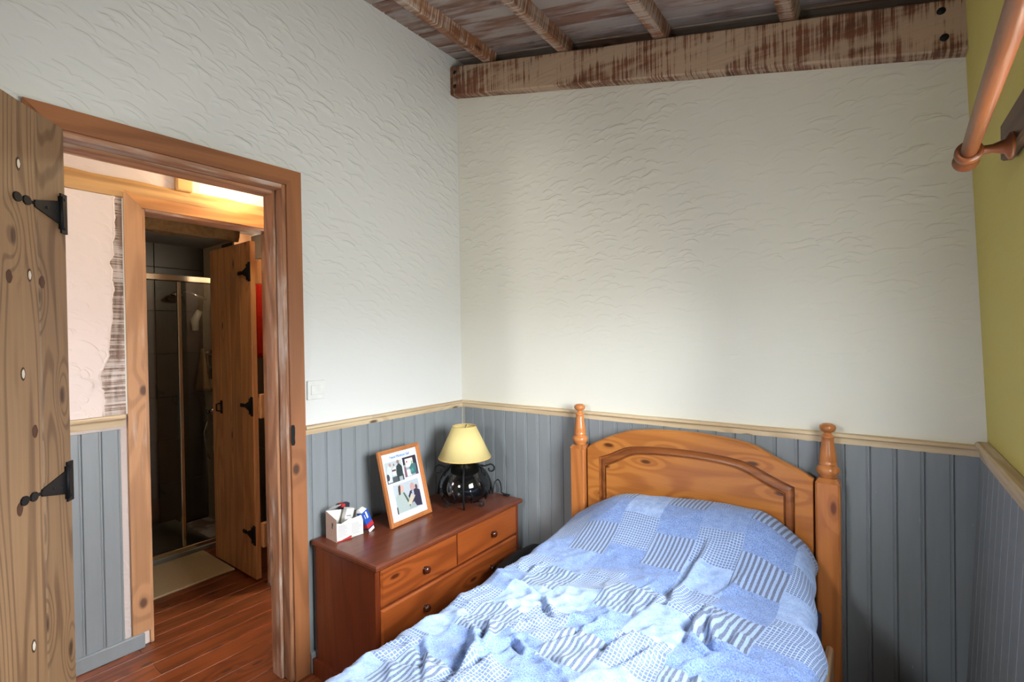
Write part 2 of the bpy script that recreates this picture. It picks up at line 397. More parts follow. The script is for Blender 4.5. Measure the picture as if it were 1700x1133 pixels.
for a, b in (((-.12, -3.1, -.02), (.79, -3, 3.05)), ((1.21, -3.1, -.02), (2.3, -3, 3.05)), ((.79, -3.1, -.02), (1.21, -3, 1.42)), ((.79, -3.1, 1.88), (1.21, -3, 3.05))): m.box(a, b)
wf = struct(m.build('wall_front', 'plaster_back'), 'white plaster wall behind the camera with an added second window')
w2 = struct(empty('window_added', (1.0, -3.06, 1.42)), 'white framed window added behind the camera for fill light')
m = MB()
for x in (-.21, .185): m.box((x, -.02, 0), (x+.025, .02, .46))
for z in (0, .435): m.box((-.185, -.02, z), (.185, .02, z+.025))
m.build('window_frame', 'pvc', w2); MB().box((-.185, -.002, .025), (.185, .002, .435)).build('pane', 'window_glass', w2)

# window in the right wall, beyond the picture's edge
wn = struct(empty('window_1', (WX-.022, (WY0+WY1)/2, WZ0)), 'white framed window in the yellow wall')
hw = (WY1-WY0)/2; hh = WZ1-WZ0
m = MB()
for y in (-hw, hw-.05): m.box((-.03, y, 0), (.02, y+.05, hh))
for z in (0, hh-.05): m.box((-.03, -hw+.05, z), (.02, hw-.05, z+.05))
m.build('window_frame', 'pvc', wn)
MB().box((-.004, -hw+.05, .05), (.0, hw-.05, hh-.05)).build('pane', 'window_glass', wn)

# floor and its boards
fl = struct(MB().box((-2.6, -3.1, -.08), (2.5, .3, -.022)).build('floor', 'raw_dark'), 'dark reddish brown floorboards')
FW = .112
board_me = {}
def floorboard(x, y0, y1):
    L = round(y1-y0, 3)
    if L not in board_me:
        board_me[L] = MB().prism([(-.0555, -.022), (.0555, -.022), (.0555, -.003), (.0535, 0), (-.0535, 0), (-.0555, -.003)], 'y', 0, L).mesh('floorboard', M['floor'])
    link('floorboard', board_me[L], fl, (x, y0, 0))
k = 0
x = -1.66
while x < 2.15:
    if x < -.9: cuts = [-1.95, -.42]
    elif x < -.79: cuts = [-1.28, -.70]
    elif x < -.12: cuts = [-2.4, -1.334 if k % 2 == 0 or -.62 < x < -.46 else -1.75, -.55 if k % 2 else -.3, .3]
    elif x < .0: cuts = [-1.71, -1.045]
    else: cuts = [-3.0, -1.9 if k % 2 else -1.2, 0]
    for a, b in zip(cuts, cuts[1:]): floorboard(x, a+.001, b-.001)
    x += FW; k += 1

# roof boards, purlins and the big beam
ce = struct(MB().prism([(-.12, boardz(-.12)+.021), (2.5, boardz(2.5)+.021), (2.5, boardz(2.5)+.06), (-.12, boardz(-.12)+.06)], 'y', -3.1, .2).build('ceiling', 'raw_dark'), 'sloping boarded ceiling of whitewashed planks on purlins')
slope = math.atan(SL); Lx = 2.30/math.cos(slope)
rb = MB().prism([(-.0355, 0.007), (-.031, 0), (.031, 0), (.0355, .007), (.0355, .018), (-.0355, .018)], 'x', 0, Lx).mesh('roof_board', M['roofboard'])
y = -.035+.0735*2
while y > -3.0:
    link('roof_board', rb, ce, (0.0, y, boardz(0)+random.uniform(0, .0015)), (0, -slope, 0)); y -= .0735
pl_me = MB().box((-.026, -2.99, .0), (.026, -.002, .064), .004).mesh('purlin', M['purlin'])
for px in (.262, .724, 1.19, 1.66):
    link('purlin', pl_me, ce, (px, 0, beamtop(px)+.003), (0, -slope, 0))
def rough_beam():
    n = 40; L = 2.135
    mb = MB(); vs = []; fs = []
    for i in range(n+1):
        x = L*i/n; zt = 0; zb = -.160
        for (yy, zz) in ((0, 0), (-.048, 0), (-.054, -.006), (-.054, zb+.006), (-.048, zb), (0, zb)):
            w_ = noise.noise(Vector((x*9, yy*40, zz*30)))*.0022
            vs.append((x, yy+w_, zz+SL*x+noise.noise(Vector((x*5, zz*50, 3)))*.003))
    for i in range(n):
        for k in range(6):
            fs.append((i*6+k, i*6+(k+1) % 6, (i+1)*6+(k+1) % 6, (i+1)*6+k))
    fs += [(0, 1, 2, 3, 4, 5), tuple(range(n*6, n*6+6))[::-1]]
    mb.add(vs, [f[::-1] for f in fs]); return mb
bm_ = rough_beam().build('beam', 'beam', ce, (0.002, 0, 2.906))
bolt = MB().lathe([(0, .006), (.006, .0055), (.0105, .003), (.0115, 0), (.0115, -.004)], 12, M4=Matrix.Rotation(R(90), 4, 'X')).mesh('bolt', M['black_iron'])
for bx, bz in ((.035, -.035), (.034, -.112), (2.075, -.036), (2.082, -.118)):
    link('bolt', bolt, bm_, (bx, -.054, bz+SL*bx))

# wainscot boards -----------------------------------------------------------
def wboard(w_, h, t=.012):
    c = .0035
    p = [(0, 0), (w_, 0), (w_, t-.0034), (w_-c*.8, t), (c*3.4, t), (c*2.9, t-.0016), (c*2.2, t-.0018), (c*1.9, t), (c*.8, t), (0, t-.0034)]
    return p, h
def wmesh(w_, h, t=.012):
    p, h = wboard(w_, h, t); mb = MB(); mb.prism(p, 'z', 0, h); return mb.mesh('wainscot_board', M['grey'])
PW = .0715
wme = wmesh(PW-.0008, .925)
n = 0; x = .1012-PW
while x < 2.14:
    # front faces look towards -Y : local (x across, y thickness) turned half a turn
    link('wainscot_board', wme, wb, (x+PW, -.0002+random.uniform(-.0012, 0), .07), (0, 0, math.pi)); x += PW
# left wall boards from the casing to the corner
y = -.013
while y > -.965:
    w_ = min(PW, y+.972)
    me = wme if w_ > PW-.001 else wmesh(max(.01, w_-.0008), .925)
    link('wainscot_board', me, wl, (.0002+random.uniform(0, .001), y, .07), (0, 0, -math.pi/2)); y -= PW
y = -1.79
while y > -2.95:
    link('wainscot_board', wme, wl, (.0004, y, .07), (0, 0, -math.pi/2)); y -= PW
# right wall boards: the panel leans in towards its foot
lean = math.atan2(.047, .94)
y = -.027
rme = MB().prism([(0, 0), (PW-.001, 0), (PW-.001, .010), (PW-.0035, .012), (.0025, .012), (0, .010)], 'z', 0, .93).mesh('wainscot_board', M['grey'])
while y > -2.9:
    o = link('wainscot_board', rme, wr, (2.126, y-PW, .06), (0, 0, math.pi/2)); o.rotation_euler = Matrix.Rotation(lean, 4, 'Y').to_3x3().__matmul__(Matrix.Rotation(math.pi/2, 3, 'Z')).to_euler(); y -= PW
bs = MB().box((0, -.016, 0), (2.14, 0, .08), .003).build('baseboard_back', 'grey', None, (.014, -.012, 0)); struct(bs)
bs = MB().box((0, 0, 0), (.018, .955, .085), .003).build('baseboard_left', 'grey', None, (.012, -.969, 0)); struct(bs)

# dado rails ----------------------------------------------------------------
def rail(len_, axis, mat, seed, name, loc, top, h, t, sgn=1, rotz=0):
    """sawn moulding with a rounded lip and a slightly ragged lower edge"""
    n = max(2, int(len_/.02)); prof = [(0, top-h), (t*.55, top-h), (t*.7, top-h*.45), (t*.85, top-h*.4), (t, top-h*.3), (t, top-h*.08), (t*.8, top), (0, top)]
    vs = []; fs = []; k = len(prof)
    for i in range(n+1):
        s_ = len_*i/n
        for j, (d, z) in enumerate(prof):
            zz = z+noise.noise(Vector((s_*6, seed, j)))*.0015 + (noise.noise(Vector((s_*40, seed, 9)))*.0022 if j < 2 else 0)
            vs.append((s_, d, zz))
    for i in range(n):
        for j in range(k): fs.append((i*k+j, i*k+(j+1) % k, (i+1)*k+(j+1) % k, (i+1)*k+j))
    fs += [tuple(range(k)), tuple(range(n*k, n*k+k))[::-1]]
    o = MB().add(vs, [f[::-1] for f in fs]).build(name, mat, None, loc, (0, 0, rotz)); return struct(o)
# back wall rail: local y points to -Y
rail(2.165, 'x', 'dado_x', 1, 'trim_1', (2.167, 0, 0), 1.026, .036, .026, rotz=math.pi)
rail(.97, 'x', 'dado_x', 2, 'trim_2', (0, 0, 0), 1.026, .036, .026, rotz=-math.pi/2)
rail(2.9, 'x', 'dado_x', 3, 'trim_3', (2.178, -2.93, 0), 1.040, .058, .030, rotz=math.pi/2)

# bedroom door frame ---------------------------------------------------------
tr = struct(empty('trim_4'), 'brown stained pine casing round the bedroom doorway')
H = 2.07; cw = .062
MB().prism([(-.970, 0), (-.970, H), (-.970-cw, H-cw), (-.970-cw, 0)], 'x', 0, .02).build('casing_side', 'case_z', tr)
MB().prism([(-1.786, 0), (-1.786, H), (-1.786+cw, H-cw), (-1.786+cw, 0)], 'x', 0, .02).build('casing_side', 'case_z', tr)
MB().prism([(-1.786, H), (-.970, H), (-.970-cw, H-cw), (-1.786+cw, H-cw)], 'x', 0, .021).build('casing_head', 'case_y', tr)
MB().box((-.125, -1.045, 0), (.008, -1.02, 2.015), .003).build('lining_side', 'lining_z', tr)
MB().box((-.125, -1.735, 0), (.008, -1.712, 2.015), .003).build('lining_side', 'lining_z', tr)
MB().box((-.125, -1.712, 1.992), (.008, -1.045, 2.015), .003).build('lining_head', 'lining_y', tr)
MB().box((-.118, -1.058, 0), (-.045, -1.0455, 1.99), .002).build('stop_strip', 'lining_z', tr)
MB().box((-.118, -1.7, 1.978), (-.045, -1.058, 1.9915), .002).build('stop_strip', 'lining_y', tr)
kp = MB(); kp.prism([(-.008, -.03), (-.005, -.041), (.005, -.041), (.008, -.03), (.0065, -.012), (.008, .008), (.008, .03), (.005, .041), (-.005, .041), (-.008, .03)], 'x', 0, .003)
kp.build('latch_keep', 'black_iron', tr, (.02, -1.026, 1.0))

# T hinge and ledged doors -----------------------------------------------------
def hinge_parts(parent, s, z, L=.20, flip=1):
    """strap lies on local +x from the hinge edge at x=0, outward normal +y*flip"""
    y = .0; t = .004*flip
    h = MB()
    h.prism([(.0, z-.055), (.026, z-.055), (.026, z+.055), (.0, z+.055)], 'y', y, y+t)
    h.prism([(.032, z-.032), (.032, z+.032), (L*.62, z+.009), (L*.64, z), (L*.62, z-.009)], 'y', y, y+t)
    for cx_ in (L*.76, L*.92):
        h.prism([(cx_+.014*math.cos(a*math.pi/5), z+.012*math.sin(a*math.pi/5)) for a in range(10)], 'y', y, y+t)
    h.prism([(L*.6, z-.004), (L*.95, z-.004), (L*.95, z+.004), (L*.6, z+.004)], 'y', y, y+t*.6)
    h.tube([(.029, y+t*1.2, z-.045), (.029, y+t*1.2, z+.045)], .006, 8)
    o = h.build('hinge', 'black_iron', parent)
    for cx_, dz in ((.012, .04), (.012, -.04), (.05, .0), (.085, 0)):
        MB().lathe([(0, .0022), (.0035, .0015), (.0045, 0)], 8, M4=Matrix.Rotation(R(-90*flip), 4, 'X')).build('stud', 'black_iron', o, (cx_, y+t*1.05, z+dz))
    return o
d1 = struct(empty('door_1', (.085, -1.714, .012), (0, 0, R(-39))), 'raw pine plank bedroom door swung open at left with black T hinges')
edges = [0, .115, .285, .455, .62]
for a, b in zip(edges, edges[1:]):
    c = .003
    MB().prism([(a+.0005, -.028), (b-.0005, -.028), (b-.0005, -c), (b-.0005-c, 0), (a+.0005+c, 0), (a+.0005, -c)], 'z', 0, 1.973).build('door_board', 'door_raw', d1)
for z in (.25, 1.0, 1.74):
    MB().box((.03, -.052, z-.05), (.59, -.0285, z+.05), .006).build('ledge', 'door_raw', d1)
for z in (.28, 1.0, 1.745): hinge_parts(d1, 1, z-.012, .205)
# knots in the door face, some patched with pale filler
for a, z, fill in [(0.18, 1.816, 1), (0.15, 1.546, 1), (0.181, 1.299, 1), (0.167, 0.617, 1), (0.219, 1.535, 0), (0.104, 1.534, 0), (0.144, 1.151, 0), (0.203, 0.972, 0)]:
    pts = [((.008 if fill else .010)*math.cos(q*math.pi/6)*(1+.12*math.sin(q*2.3)), .017*math.sin(q*math.pi/6)) for q in range(12)]
    o = MB().prism([(a+p[0], z+p[1]) for p in pts], 'y', -.0005, .0006).build('knot', 'knot_dark', d1)
    if fill: MB().prism([(a+p[0]*.62, z+p[1]*.66) for p in pts], 'y', .0003, .0012).build('filler', 'filler', o)

# hall ------------------------------------------------------------------------
HX = -.79
wh = struct(MB().prism([(-2.5, -.02), (-1.285, -.02), (-1.285, 2.0), (-.675, 2.0), (-.675, -.02), (.4, -.02), (.4, 2.5), (-2.5, 2.5)], 'x', HX-.1, HX).build('wall_hall', 'plaster_hall'), 'pinkish rough plaster wall of the hall')
struct(MB().box((-.89, .3, -.02), (-.12, .4, 2.5)).build('wall_hall_right', 'plaster_hall'))
m = MB()
for a, b in (((-.89, -2.5, -.02), (-.56, -2.4, 2.5)), ((-.36, -2.5, -.02), (-.12, -2.4, 2.5)), ((-.56, -2.5, -.02), (-.36, -2.4, 1.4)), ((-.56, -2.5, 1.8), (-.36, -2.4, 2.5))): m.box(a, b)  # opening in the unseen end wall, added to let fill light in
struct(m.build('wall_hall_left', 'plaster_hall'))
struct(MB().box((-.9, -2.5, 2.42), (-.12, .4, 2.5)).build('ceiling_hall', 'cream_paint'))
# wainscot left of the bathroom door
y = -1.379
hme = wmesh(.0675-.0008, .94)
while y > -2.38:
    link('wainscot_board', hme, wh, (HX+.0003, y, .06), (0, 0, -math.pi/2)); y -= .0675
struct(MB().box((0, 0, 0), (.018, 1.07, .066), .004).build('baseboard_hall', 'grey', None, (HX+.013, -2.38, 0)))
rail(1.0, 'x', 'dado_x', 5, 'trim_5', (HX, -1.362, 0), 1.064, .05, .026, rotz=-math.pi/2)
# exposed post and the ragged plaster edge that stops short of it
MB().box((HX-.005, -1.475, 1.066), (HX+.004, -1.352, 2.03)).build('post', 'raw_dark', wh)
rag = [(-1.389, 2.03), (-1.392, 1.974), (-1.389, 1.9), (-1.397, 1.828), (-1.395, 1.775), (-1.411, 1.734), (-1.402, 1.70), (-1.404, 1.66), (-1.399, 1.617), (-1.405, 1.56), (-1.403, 1.511), (-1.413, 1.406), (-1.422, 1.328), (-1.436, 1.28), (-1.455, 1.246), (-1.447, 1.22), (-1.449, 1.19), (-1.440, 1.159), (-1.442, 1.066)]
fine = []
for (a, b), (c, d) in zip(rag, rag[1:]):
    for q in range(4):
        t = q/4; fine.append((a+(c-a)*t+random.uniform(-.003, .003), b+(d-b)*t))
fine.append(rag[-1])
MB().prism(fine+[(-2.4, 1.066), (-2.4, 2.03)], 'x', HX, HX+.016).build('plaster_skim', 'plaster_hall', wh)
# rough lip of torn plaster along that edge
MB().tube([(HX+.010+noise.noise(Vector((p[1]*30, 1, 1)))*.004, p[0]+.003, p[1]) for p in fine], [.006+.004*abs(noise.noise(Vector((p[1]*25, 4, 2)))) for p in fine], 6).build('plaster_lip', 'plaster_hall', wh)
MB().box((HX-.002, -1.3555, 1.066), (HX+.012, -1.352, 2.03)).build('paint_edge', 'white', wh)
# lintel over the bathroom door and the stub post on it
def lumpy(x0, x1, y0, y1, z0, z1, amp, seed, n=40):
    vs = []; fs = []
    for i in range(n+1):
        yy = y0+(y1-y0)*i/n
        for k in range(8):
            a = 2*math.pi*(k+.5)/8; sx = max(-1, min(1, math.cos(a)*1.35)); sz = max(-1, min(1, math.sin(a)*1.35))
            d = 1+amp*noise.noise(Vector((yy*8, k*.9, seed)))
            vs.append(((x0+x1)/2+sx*(x1-x0)/2*d, yy, (z0+z1)/2+sz*(z1-z0)/2*d))
    for i in range(n):
        for k in range(8): fs.append((i*8+k, i*8+(k+1) % 8, (i+1)*8+(k+1) % 8, (i+1)*8+k))
    fs += [tuple(range(8)), tuple(range(n*8, n*8+8))[::-1]]
    return MB().add(vs, [f[::-1] for f in fs])
lumpy(HX-.03, HX+.022, -2.4, .3, 2.035, 2.118, .16, 3).build('lintel', 'hall_beam', wh)
MB().box((HX-.01, -1.146, 2.112), (HX+.03, -1.075, 2.42), .006).build('stub_post', 'hall_beam', wh)
# bathroom door frame
t2 = struct(empty('trim_6'), 'pale pine casing round the bathroom doorway across the hall')
MB().prism([(-1.352, .066), (-1.352, 2.065), (-1.285, 1.998), (-1.285, .066)], 'x', HX, HX+.02).build('casing_side', 'hallcase_z', t2)
MB().prism([(-.612, 0), (-.612, 2.065), (-.679, 1.998), (-.679, 0)], 'x', HX, HX+.02).build('casing_side', 'hallcase_z', t2)
MB().prism([(-1.352, 2.065), (-.612, 2.065), (-.679, 1.998), (-1.285, 1.998)], 'x', HX, HX+.021).build('casing_head', 'hallcase_y', t2)
MB().box((HX-.1, -1.285, 0), (HX+.01, -1.27, 2.0), .002).build('lining_side', 'hallcase_z', t2)
MB().box((HX-.1, -.69, 0), (HX+.01, -.675, 2.0), .002).build('lining_side', 'lining_z', t2)
MB().box((HX-.1, -1.27, 1.985), (HX+.01, -.69, 2.0), .002).build('lining_head', 'lining_y', t2)
lumpy(HX-.2, HX-.105, -1.4, -.80, 1.935, 2.02, .3, 8, 60).build('bark_lintel', 'bark', t2)

# bathroom --------------------------------------------------------------------
BX = -2.38
wbb = struct(MB().box((BX-.12, -2.1, -.02), (BX-.01, -.3, 2.3)).build('wall_bathroom_back', 'grout'), 'dark tiled wall of the shower')
wbr = struct(MB().box((BX-.01, -.41, -.02), (HX-.1, -.30, 2.3)).build('wall_bathroom_right', 'cream_paint'), 'cream wall of the bathroom beside the shower')
struct(MB().box((BX-.12, -2.1, -.02), (HX-.1, -2.0, 2.3)).build('wall_bathroom_left', 'cream_paint'))
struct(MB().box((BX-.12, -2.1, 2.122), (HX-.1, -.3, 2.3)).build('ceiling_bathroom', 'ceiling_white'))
tl = MB().box((0, .0015, .0015), (.008, .3285, .3235), .002).mesh('tile', M['dark_tile'])
for r_ in range(7):
    for c_ in range(5):
        z = -.005+r_*.325; y = -.74+.33-.33*c_
        if y < -2.0: continue
        link('tile', tl, wbb, (BX-.01, y-.003, z))
# last narrow row above and the right-hand shower wall
for r_ in range(6):
    for c_ in range(2):
        z = -.005+r_*.325+.0; x_ = BX+.01+c_*.33
        link('tile', tl, wbr, (x_+.33, -.41, z), (0, 0, math.pi/2+math.pi))
tl2 = MB().box((0, .0015, .0015), (.008, .3285, .165), .002).mesh('tile', M['dark_tile'])
for c_ in range(2): link('tile', tl2, wbr, (BX+.34+c_*.33, -.41, 1.945), (0, 0, -math.pi/2))
MB().box((-1.60, -.53, 0), (-1.575, -.412, 2.12)).build('trim_7', 'hallcase_z'); struct(bpy.data.objects['trim_7'])

sh = tag(empty('shower_enclosure', (-1.69, -1.2, 0)), 'glazed shower screen with pale metal rails across the dark tiled bathroom', 'shower screen')
MB().box((-.018, -.75, 1.772), (.018, .565, 1.813), .004).build('top_rail', 'chrome', sh)
MB().box((-.015, -.75, .035), (.015, .565, .06), .003).build('bottom_track', 'chrome', sh)
MB().box((-.014, .362, .06), (.014, .386, 1.772), .004).build('door_stile', 'chrome', sh)
MB().box((-.003, -.75, .06), (.003, .362, 1.772)).build('pane', 'shower_glass', sh)
MB().box((-.010, .386, .06), (-.004, .565, 1.772)).build('pane', 'shower_glass', sh)
tg = tag(MB().box((BX, -1.98, 0), (-1.67, -.64, .035), .006).build('shower_tray', 'tray'), 'low grey shower tray under the glass screen', 'shower tray')

sp = tag(empty('shower_column', (-2.12, -.425, 0)), 'grey shower column with chrome fittings on the dark tiles', 'shower column')
prof = [(-.13, 1.05), (-.10, .83), (0, .76), (.10, .83), (.13, 1.05), (.13, 1.60), (.10, 1.72), (.0, 1.77), (-.10, 1.72), (-.13, 1.60)]
MB().prism(prof, 'y', 0, -.05).build('column_panel', 'column', sp)
MB().tube([(-.05, -.05, 1.70), (-.10, -.16, 1.76), (-.15, -.22, 1.75)], .01, 10).build('shower_arm', 'chrome', sp)
MB().lathe([(0, .02), (.02, .018), (.045, -.01), (.05, -.02), (0, -.022)], 16, M4=Matrix.Rotation(R(-30), 4, 'Y')).build('shower_head', 'chrome', sp, (-.17, -.22, 1.735))
MB().tube([(-.13, -.07, 1.62), (-.17, -.09, 1.55), (-.16, -.09, 1.47)], [.02, .03, .022], 10).build('hand_shower', 'column', sp)
for dx, z in ((-.06, 1.30), (.02, 1.31), (.06, 1.31), (.0, 1.19), (.07, 1.06), (.03, 1.02), (0, 1.0)):
    MB().lathe([(0, .02), (.012, .018), (.015, 0)], 12, M4=Matrix.Rotation(R(90), 4, 'X')).build('body_jet', 'chrome', sp, (dx, -.05, z))
MB().lathe([(0, .045), (.022, .04), (.028, .01), (.03, 0)], 16, M4=Matrix.Rotation(R(90), 4, 'X')).build('mixer_knob', 'chrome', sp, (.02, -.05, .86))
MB().tube([(-.02, -.07, .80), (-.02, -.10, .7), (0, -.09, .55), (.02, -.08, .5)], .006, 8).build('hose', 'chrome', sp)
MB().box((-.03, -.056, 1.10), (.03, -.0505, 1.28), .002).build('control_strip', 'black_gloss', sp)
# tan cloth hanging beside the column
cl = MB(); nn = 12; vs = []; fs = []
for i in range(nn+1):
    t = i/nn
    for k in range(9):
        u = k/8-.5; wd = .04+.16*t
        vs.append((u*wd-.02*t, -.02*math.cos(u*18)*t-.02, -.32*t))
for i in range(nn):
    for k in range(8): fs.append((i*9+k, i*9+k+1, (i+1)*9+k+1, (i+1)*9+k))
o = tag(cl.add(vs, fs, True).build('face_cloth', 'tan_cloth', None, (-2.22, -.47, 1.33)), 'tan cloth hanging beside the grey shower column', 'cloth')
sm_ = o.modifiers.new('thick', 'SOLIDIFY'); sm_.thickness = .006

mt = tag(MB().box((-1.655, -1.62, .0), (-1.205, -.728, .012), .004).build('bath_mat', 'mat'), 'beige woven bath mat on the floor in front of the shower', 'bath mat')
d2 = struct(empty('door_2', (-.938, -.714, .018), (0, 0, math.pi)), 'golden pine plank bathroom door standing open with black hinges')
ed = [0, .132, .265, .398, .53]
for a, b in zip(ed, ed[1:]):
    MB().prism([(a+.0005, -.014), (b-.0005, -.014), (b-.0005, .011), (b-.003, .014), (a+.003, .014), (a+.0005, .011)], 'z', 0, 1.935).build('door_board', 'bath_door', d2)
for z in (.25, .99, 1.76):
    o = hinge_parts(d2, 1, z, .15, 1); o.location = (.0, .0145, 0)
    MB().box((-.03, -.045, z-.07), (-.001, -.012, z+.07), .004).build('packer', 'bath_door', d2)
la = MB(); la.prism([(.40-.012, .92), (.40+.012, .92), (.40+.012, 1.0), (.40-.012, 1.0)], 'y', .0145, .019); la.tube([(.40, .02, .985), (.40, .045, .98), (.40, .045, .94), (.40, .02, .935)], .005, 8)
la.build('latch', 'black_iron', d2)
# red towel on a hook on the bathroom wall
tw = MB(); vs = []; fs = []
for i in range(17):
    t = i/16
    for k in range(15):
        u = k/14-.5
        vs.append((u*(.16+.10*min(1, t*3)), -.025-.018*math.cos(u*26)*min(1, t*2.5), -.56*t))
for i in range(16):
    for k in range(14): fs.append((i*15+k, i*15+k+1, (i+1)*15+k+1, (i+1)*15+k))
te = tag(empty('towel', (-1.36, -.415, 1.83)), 'red towel hanging on the bathroom wall behind the open pine door', 'towel')
o = tw.add(vs, fs, True).build('towel_cloth', 'towel', te); o.modifiers.new('thick', 'SOLIDIFY').thickness = .01
hk = tag(MB().tube([(0, 0, 0), (0, -.03, -.005), (0, -.045, .015)], .006, 8).build('towel_hook', 'black_iron', None, (-1.36, -.41, 1.84)), 'small hook holding the red towel on the bathroom wall', 'hook')

# light switch ----------------------------------------------------------------
sw = tag(empty('light_switch', (0.0, -.912, 1.172)), 'white light switch on the plaster wall beside the door casing', 'light switch')
MB().box((0, -.040, -.040), (.009, .040, .040), .002).build('switch_plate', 'white', sw)
MB().box((.009, -.026, -.020), (.013, .026, .020), .0015).build('rocker', 'white', sw)

# curtain pole and the batten it hangs from --------------------------------------
bt = struct(MB().box((-.022, -1.9, -.04), (0, 0, .04), .004).build('trim_8', 'battenwood', None, (2.152, -.565, 1.79)))
cp = tag(empty('curtain_pole', (2.064, -.66, 1.742)), 'brown wooden curtain pole with ring finial along the yellow wall', 'curtain pole')
dirp = Vector((2.044-2.064, -1.16+.66, 0)).normalized(); ang = math.atan2(dirp.y, dirp.x)
Mr = Matrix.Rotation(ang, 4, 'Z') @ Matrix.Rotation(R(90), 4, 'Y')
MB().lathe([(0, .0), (.0135, 0), (.0135, 1.5), (0, 1.5)], 24, M4=Mr).build('pole', 'polewood', cp)
MB().lathe([(0, -.016), (.017, -.016), (.0215, -.012), (.0225, -.006), (.0215, 0), (.016, .004), (.0138, .012), (.0138, .016)], 24, M4=Mr).build('finial', 'polewood', cp)
bk = MB().lathe([(.014, .045), (.020, .045), (.0225, .050), (.0225, .066), (.020, .071), (.014, .071)], 24, M4=Mr)
q = dirp*.058
bk.lathe([(.009, .02), (.0085, .035), (.012, .045), (.014, .052), (.026, .058), (.026, .064), (0, .065)], 20, c=q, M4=Matrix.Rotation(R(90), 4, 'Y'))
bk.build('bracket', 'polewood', cp)

# ================================================================ BED
bed = tag(empty('bed', (1.287, -.07, 0)), 'single bed with varnished pine headboard and turned post finials', 'bed')
X0, Y0 = 1.287, -.07
def post(x):
    MB().prism([(-.036, -.030), (-.030, -.036), (.030, -.036), (.036, -.030), (.036, .030), (.030, .036), (-.030, .036), (-.036, .030)], 'z', 0, .865).build('post', 'pine_z', bed, (x-X0, 0, 0))
    cap = MB(); cap.add([(-.0365, -.0365, .865), (.0365, -.0365, .865), (.0365, .0365, .865), (-.0365, .0365, .865), (-.026, -.026, .880), (.026, -.026, .880), (.026, .026, .880), (-.026, .026, .880)],
                        [(4, 5, 6, 7), (0, 1, 5, 4), (1, 2, 6, 5), (2, 3, 7, 6), (3, 0, 4, 7), (3, 2, 1, 0)])
    cap.build('post_cap', 'pine_z', bed, (x-X0, 0, 0))
    pr = [(.022, .878), (.026, .884), (.0255, .887), (.033, .894), (.036, .904), (.034, .914), (.027, .921), (.025, .923), (.028, .926), (.028, .931), (.0255, .934), (.027, .940), (.025, .960), (.021, .985), (.018, 1.008), (.0172, 1.014), (.020, 1.018), (.020, 1.024), (.014, 1.028), (.0105, 1.032), (.012, 1.036), (.021, 1.041), (.0255, 1.050), (.024, 1.059), (.015, 1.066), (0, 1.068)]
    MB().lathe(pr, 28).build('finial', 'pine_z', bed, (x-X0, 0, 0))
post(.8025); post(1.7715)
outer = [(.845, .872), (.872, .893), (.95, .932), (1.0, .952), (1.03, .964), (1.06, .972), (1.09, .976), (1.15, .983), (1.217, .987), (1.29, .9885), (1.36, .987), (1.43, .982), (1.48, .976), (1.515, .970), (1.545, .961), (1.575, .947), (1.615, .925), (1.69, .892), (1.73, .868)]
inner = [(.904, .836), (.945, .852), (.985, .872), (1.02, .890), (1.045, .899), (1.075, .905), (1.14, .912), (1.217, .916), (1.29, .9175), (1.37, .916), (1.44, .911), (1.49, .905), (1.52, .898), (1.55, .886), (1.585, .868), (1.625, .850), (1.672, .832)]
def resample(poly, n):
    xs = [poly[0][0]+(poly[-1][0]-poly[0][0])*i/n for i in range(n+1)]; out = []
    for x in xs:
        for (a, b), (c, d) in zip(poly, poly[1:]):
            if a <= x+1e-9 and x <= c+1e-9: out.append((x, b+(d-b)*(x-a)/(c-a))); break
    return out
N = 48
oo = resample(outer, N); ii = resample(inner, N)
zb = .30
def ring(shrink, y):
    """closed loop of the inner outline moved inwards"""
    cx_ = 1.288; a = [(cx_+(x-cx_)*(1-shrink/.384), z-shrink*.95) for x, z in ii]
    return [(a[0][0], y, zb)]+[(x, y, z) for x, z in a]+[(a[-1][0], y, zb)]
hb = MB()
lo = [(oo[0][0], -.016, zb)]+[(x, -.016, z) for x, z in oo]+[(oo[-1][0], -.016, zb)]
lo0 = [(p[0], .012, p[2]) for p in lo]
loa = [(p[0], -.010, p[2]+.0) for p in lo]
shr = lambda L, dz, y: [(1.288+(p[0]-1.288)*.994, y, p[2]-(dz if k not in (0, len(L)-1) else 0)) for k, p in enumerate(L)]
loops = [lo0, loa, shr(lo, .006, -.016), ring(0, -.016), ring(.001, -.002), ring(.0355, -.002), ring(.036, -.0165)]
n = len(lo); vs = []; fs = []
for L in loops: vs += [(p[0]-X0, p[1], p[2]) for p in L]
for a in range(len(loops)-1):
    for k in range(n-1): fs.append((a*n+k, a*n+k+1, (a+1)*n+k+1, (a+1)*n+k))
    fs.append((a*n+n-1, a*n, (a+1)*n, (a+1)*n+n-1))
fs.append(tuple(range((len(loops)-1)*n, len(loops)*n))); fs.append(tuple(range(n))[::-1])
o = hb.add(vs, [f[::-1] for f in fs]).build('headboard', 'pine', bed)
bmm = bmesh.new(); bmm.from_mesh(o.data); bmesh.ops.recalc_face_normals(bmm, faces=bmm.faces); bmm.to_mesh(o.data); bmm.free()
autosmooth(o, 30)
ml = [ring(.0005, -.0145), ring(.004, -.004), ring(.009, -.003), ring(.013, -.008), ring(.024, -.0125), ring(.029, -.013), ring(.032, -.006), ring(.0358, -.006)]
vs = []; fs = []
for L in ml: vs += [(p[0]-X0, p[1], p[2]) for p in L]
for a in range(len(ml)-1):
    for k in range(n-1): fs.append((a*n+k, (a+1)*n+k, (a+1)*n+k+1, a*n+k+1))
autosmooth(MB().add(vs, fs).build('panel_moulding', 'pine_groove_shade', bed), 30)
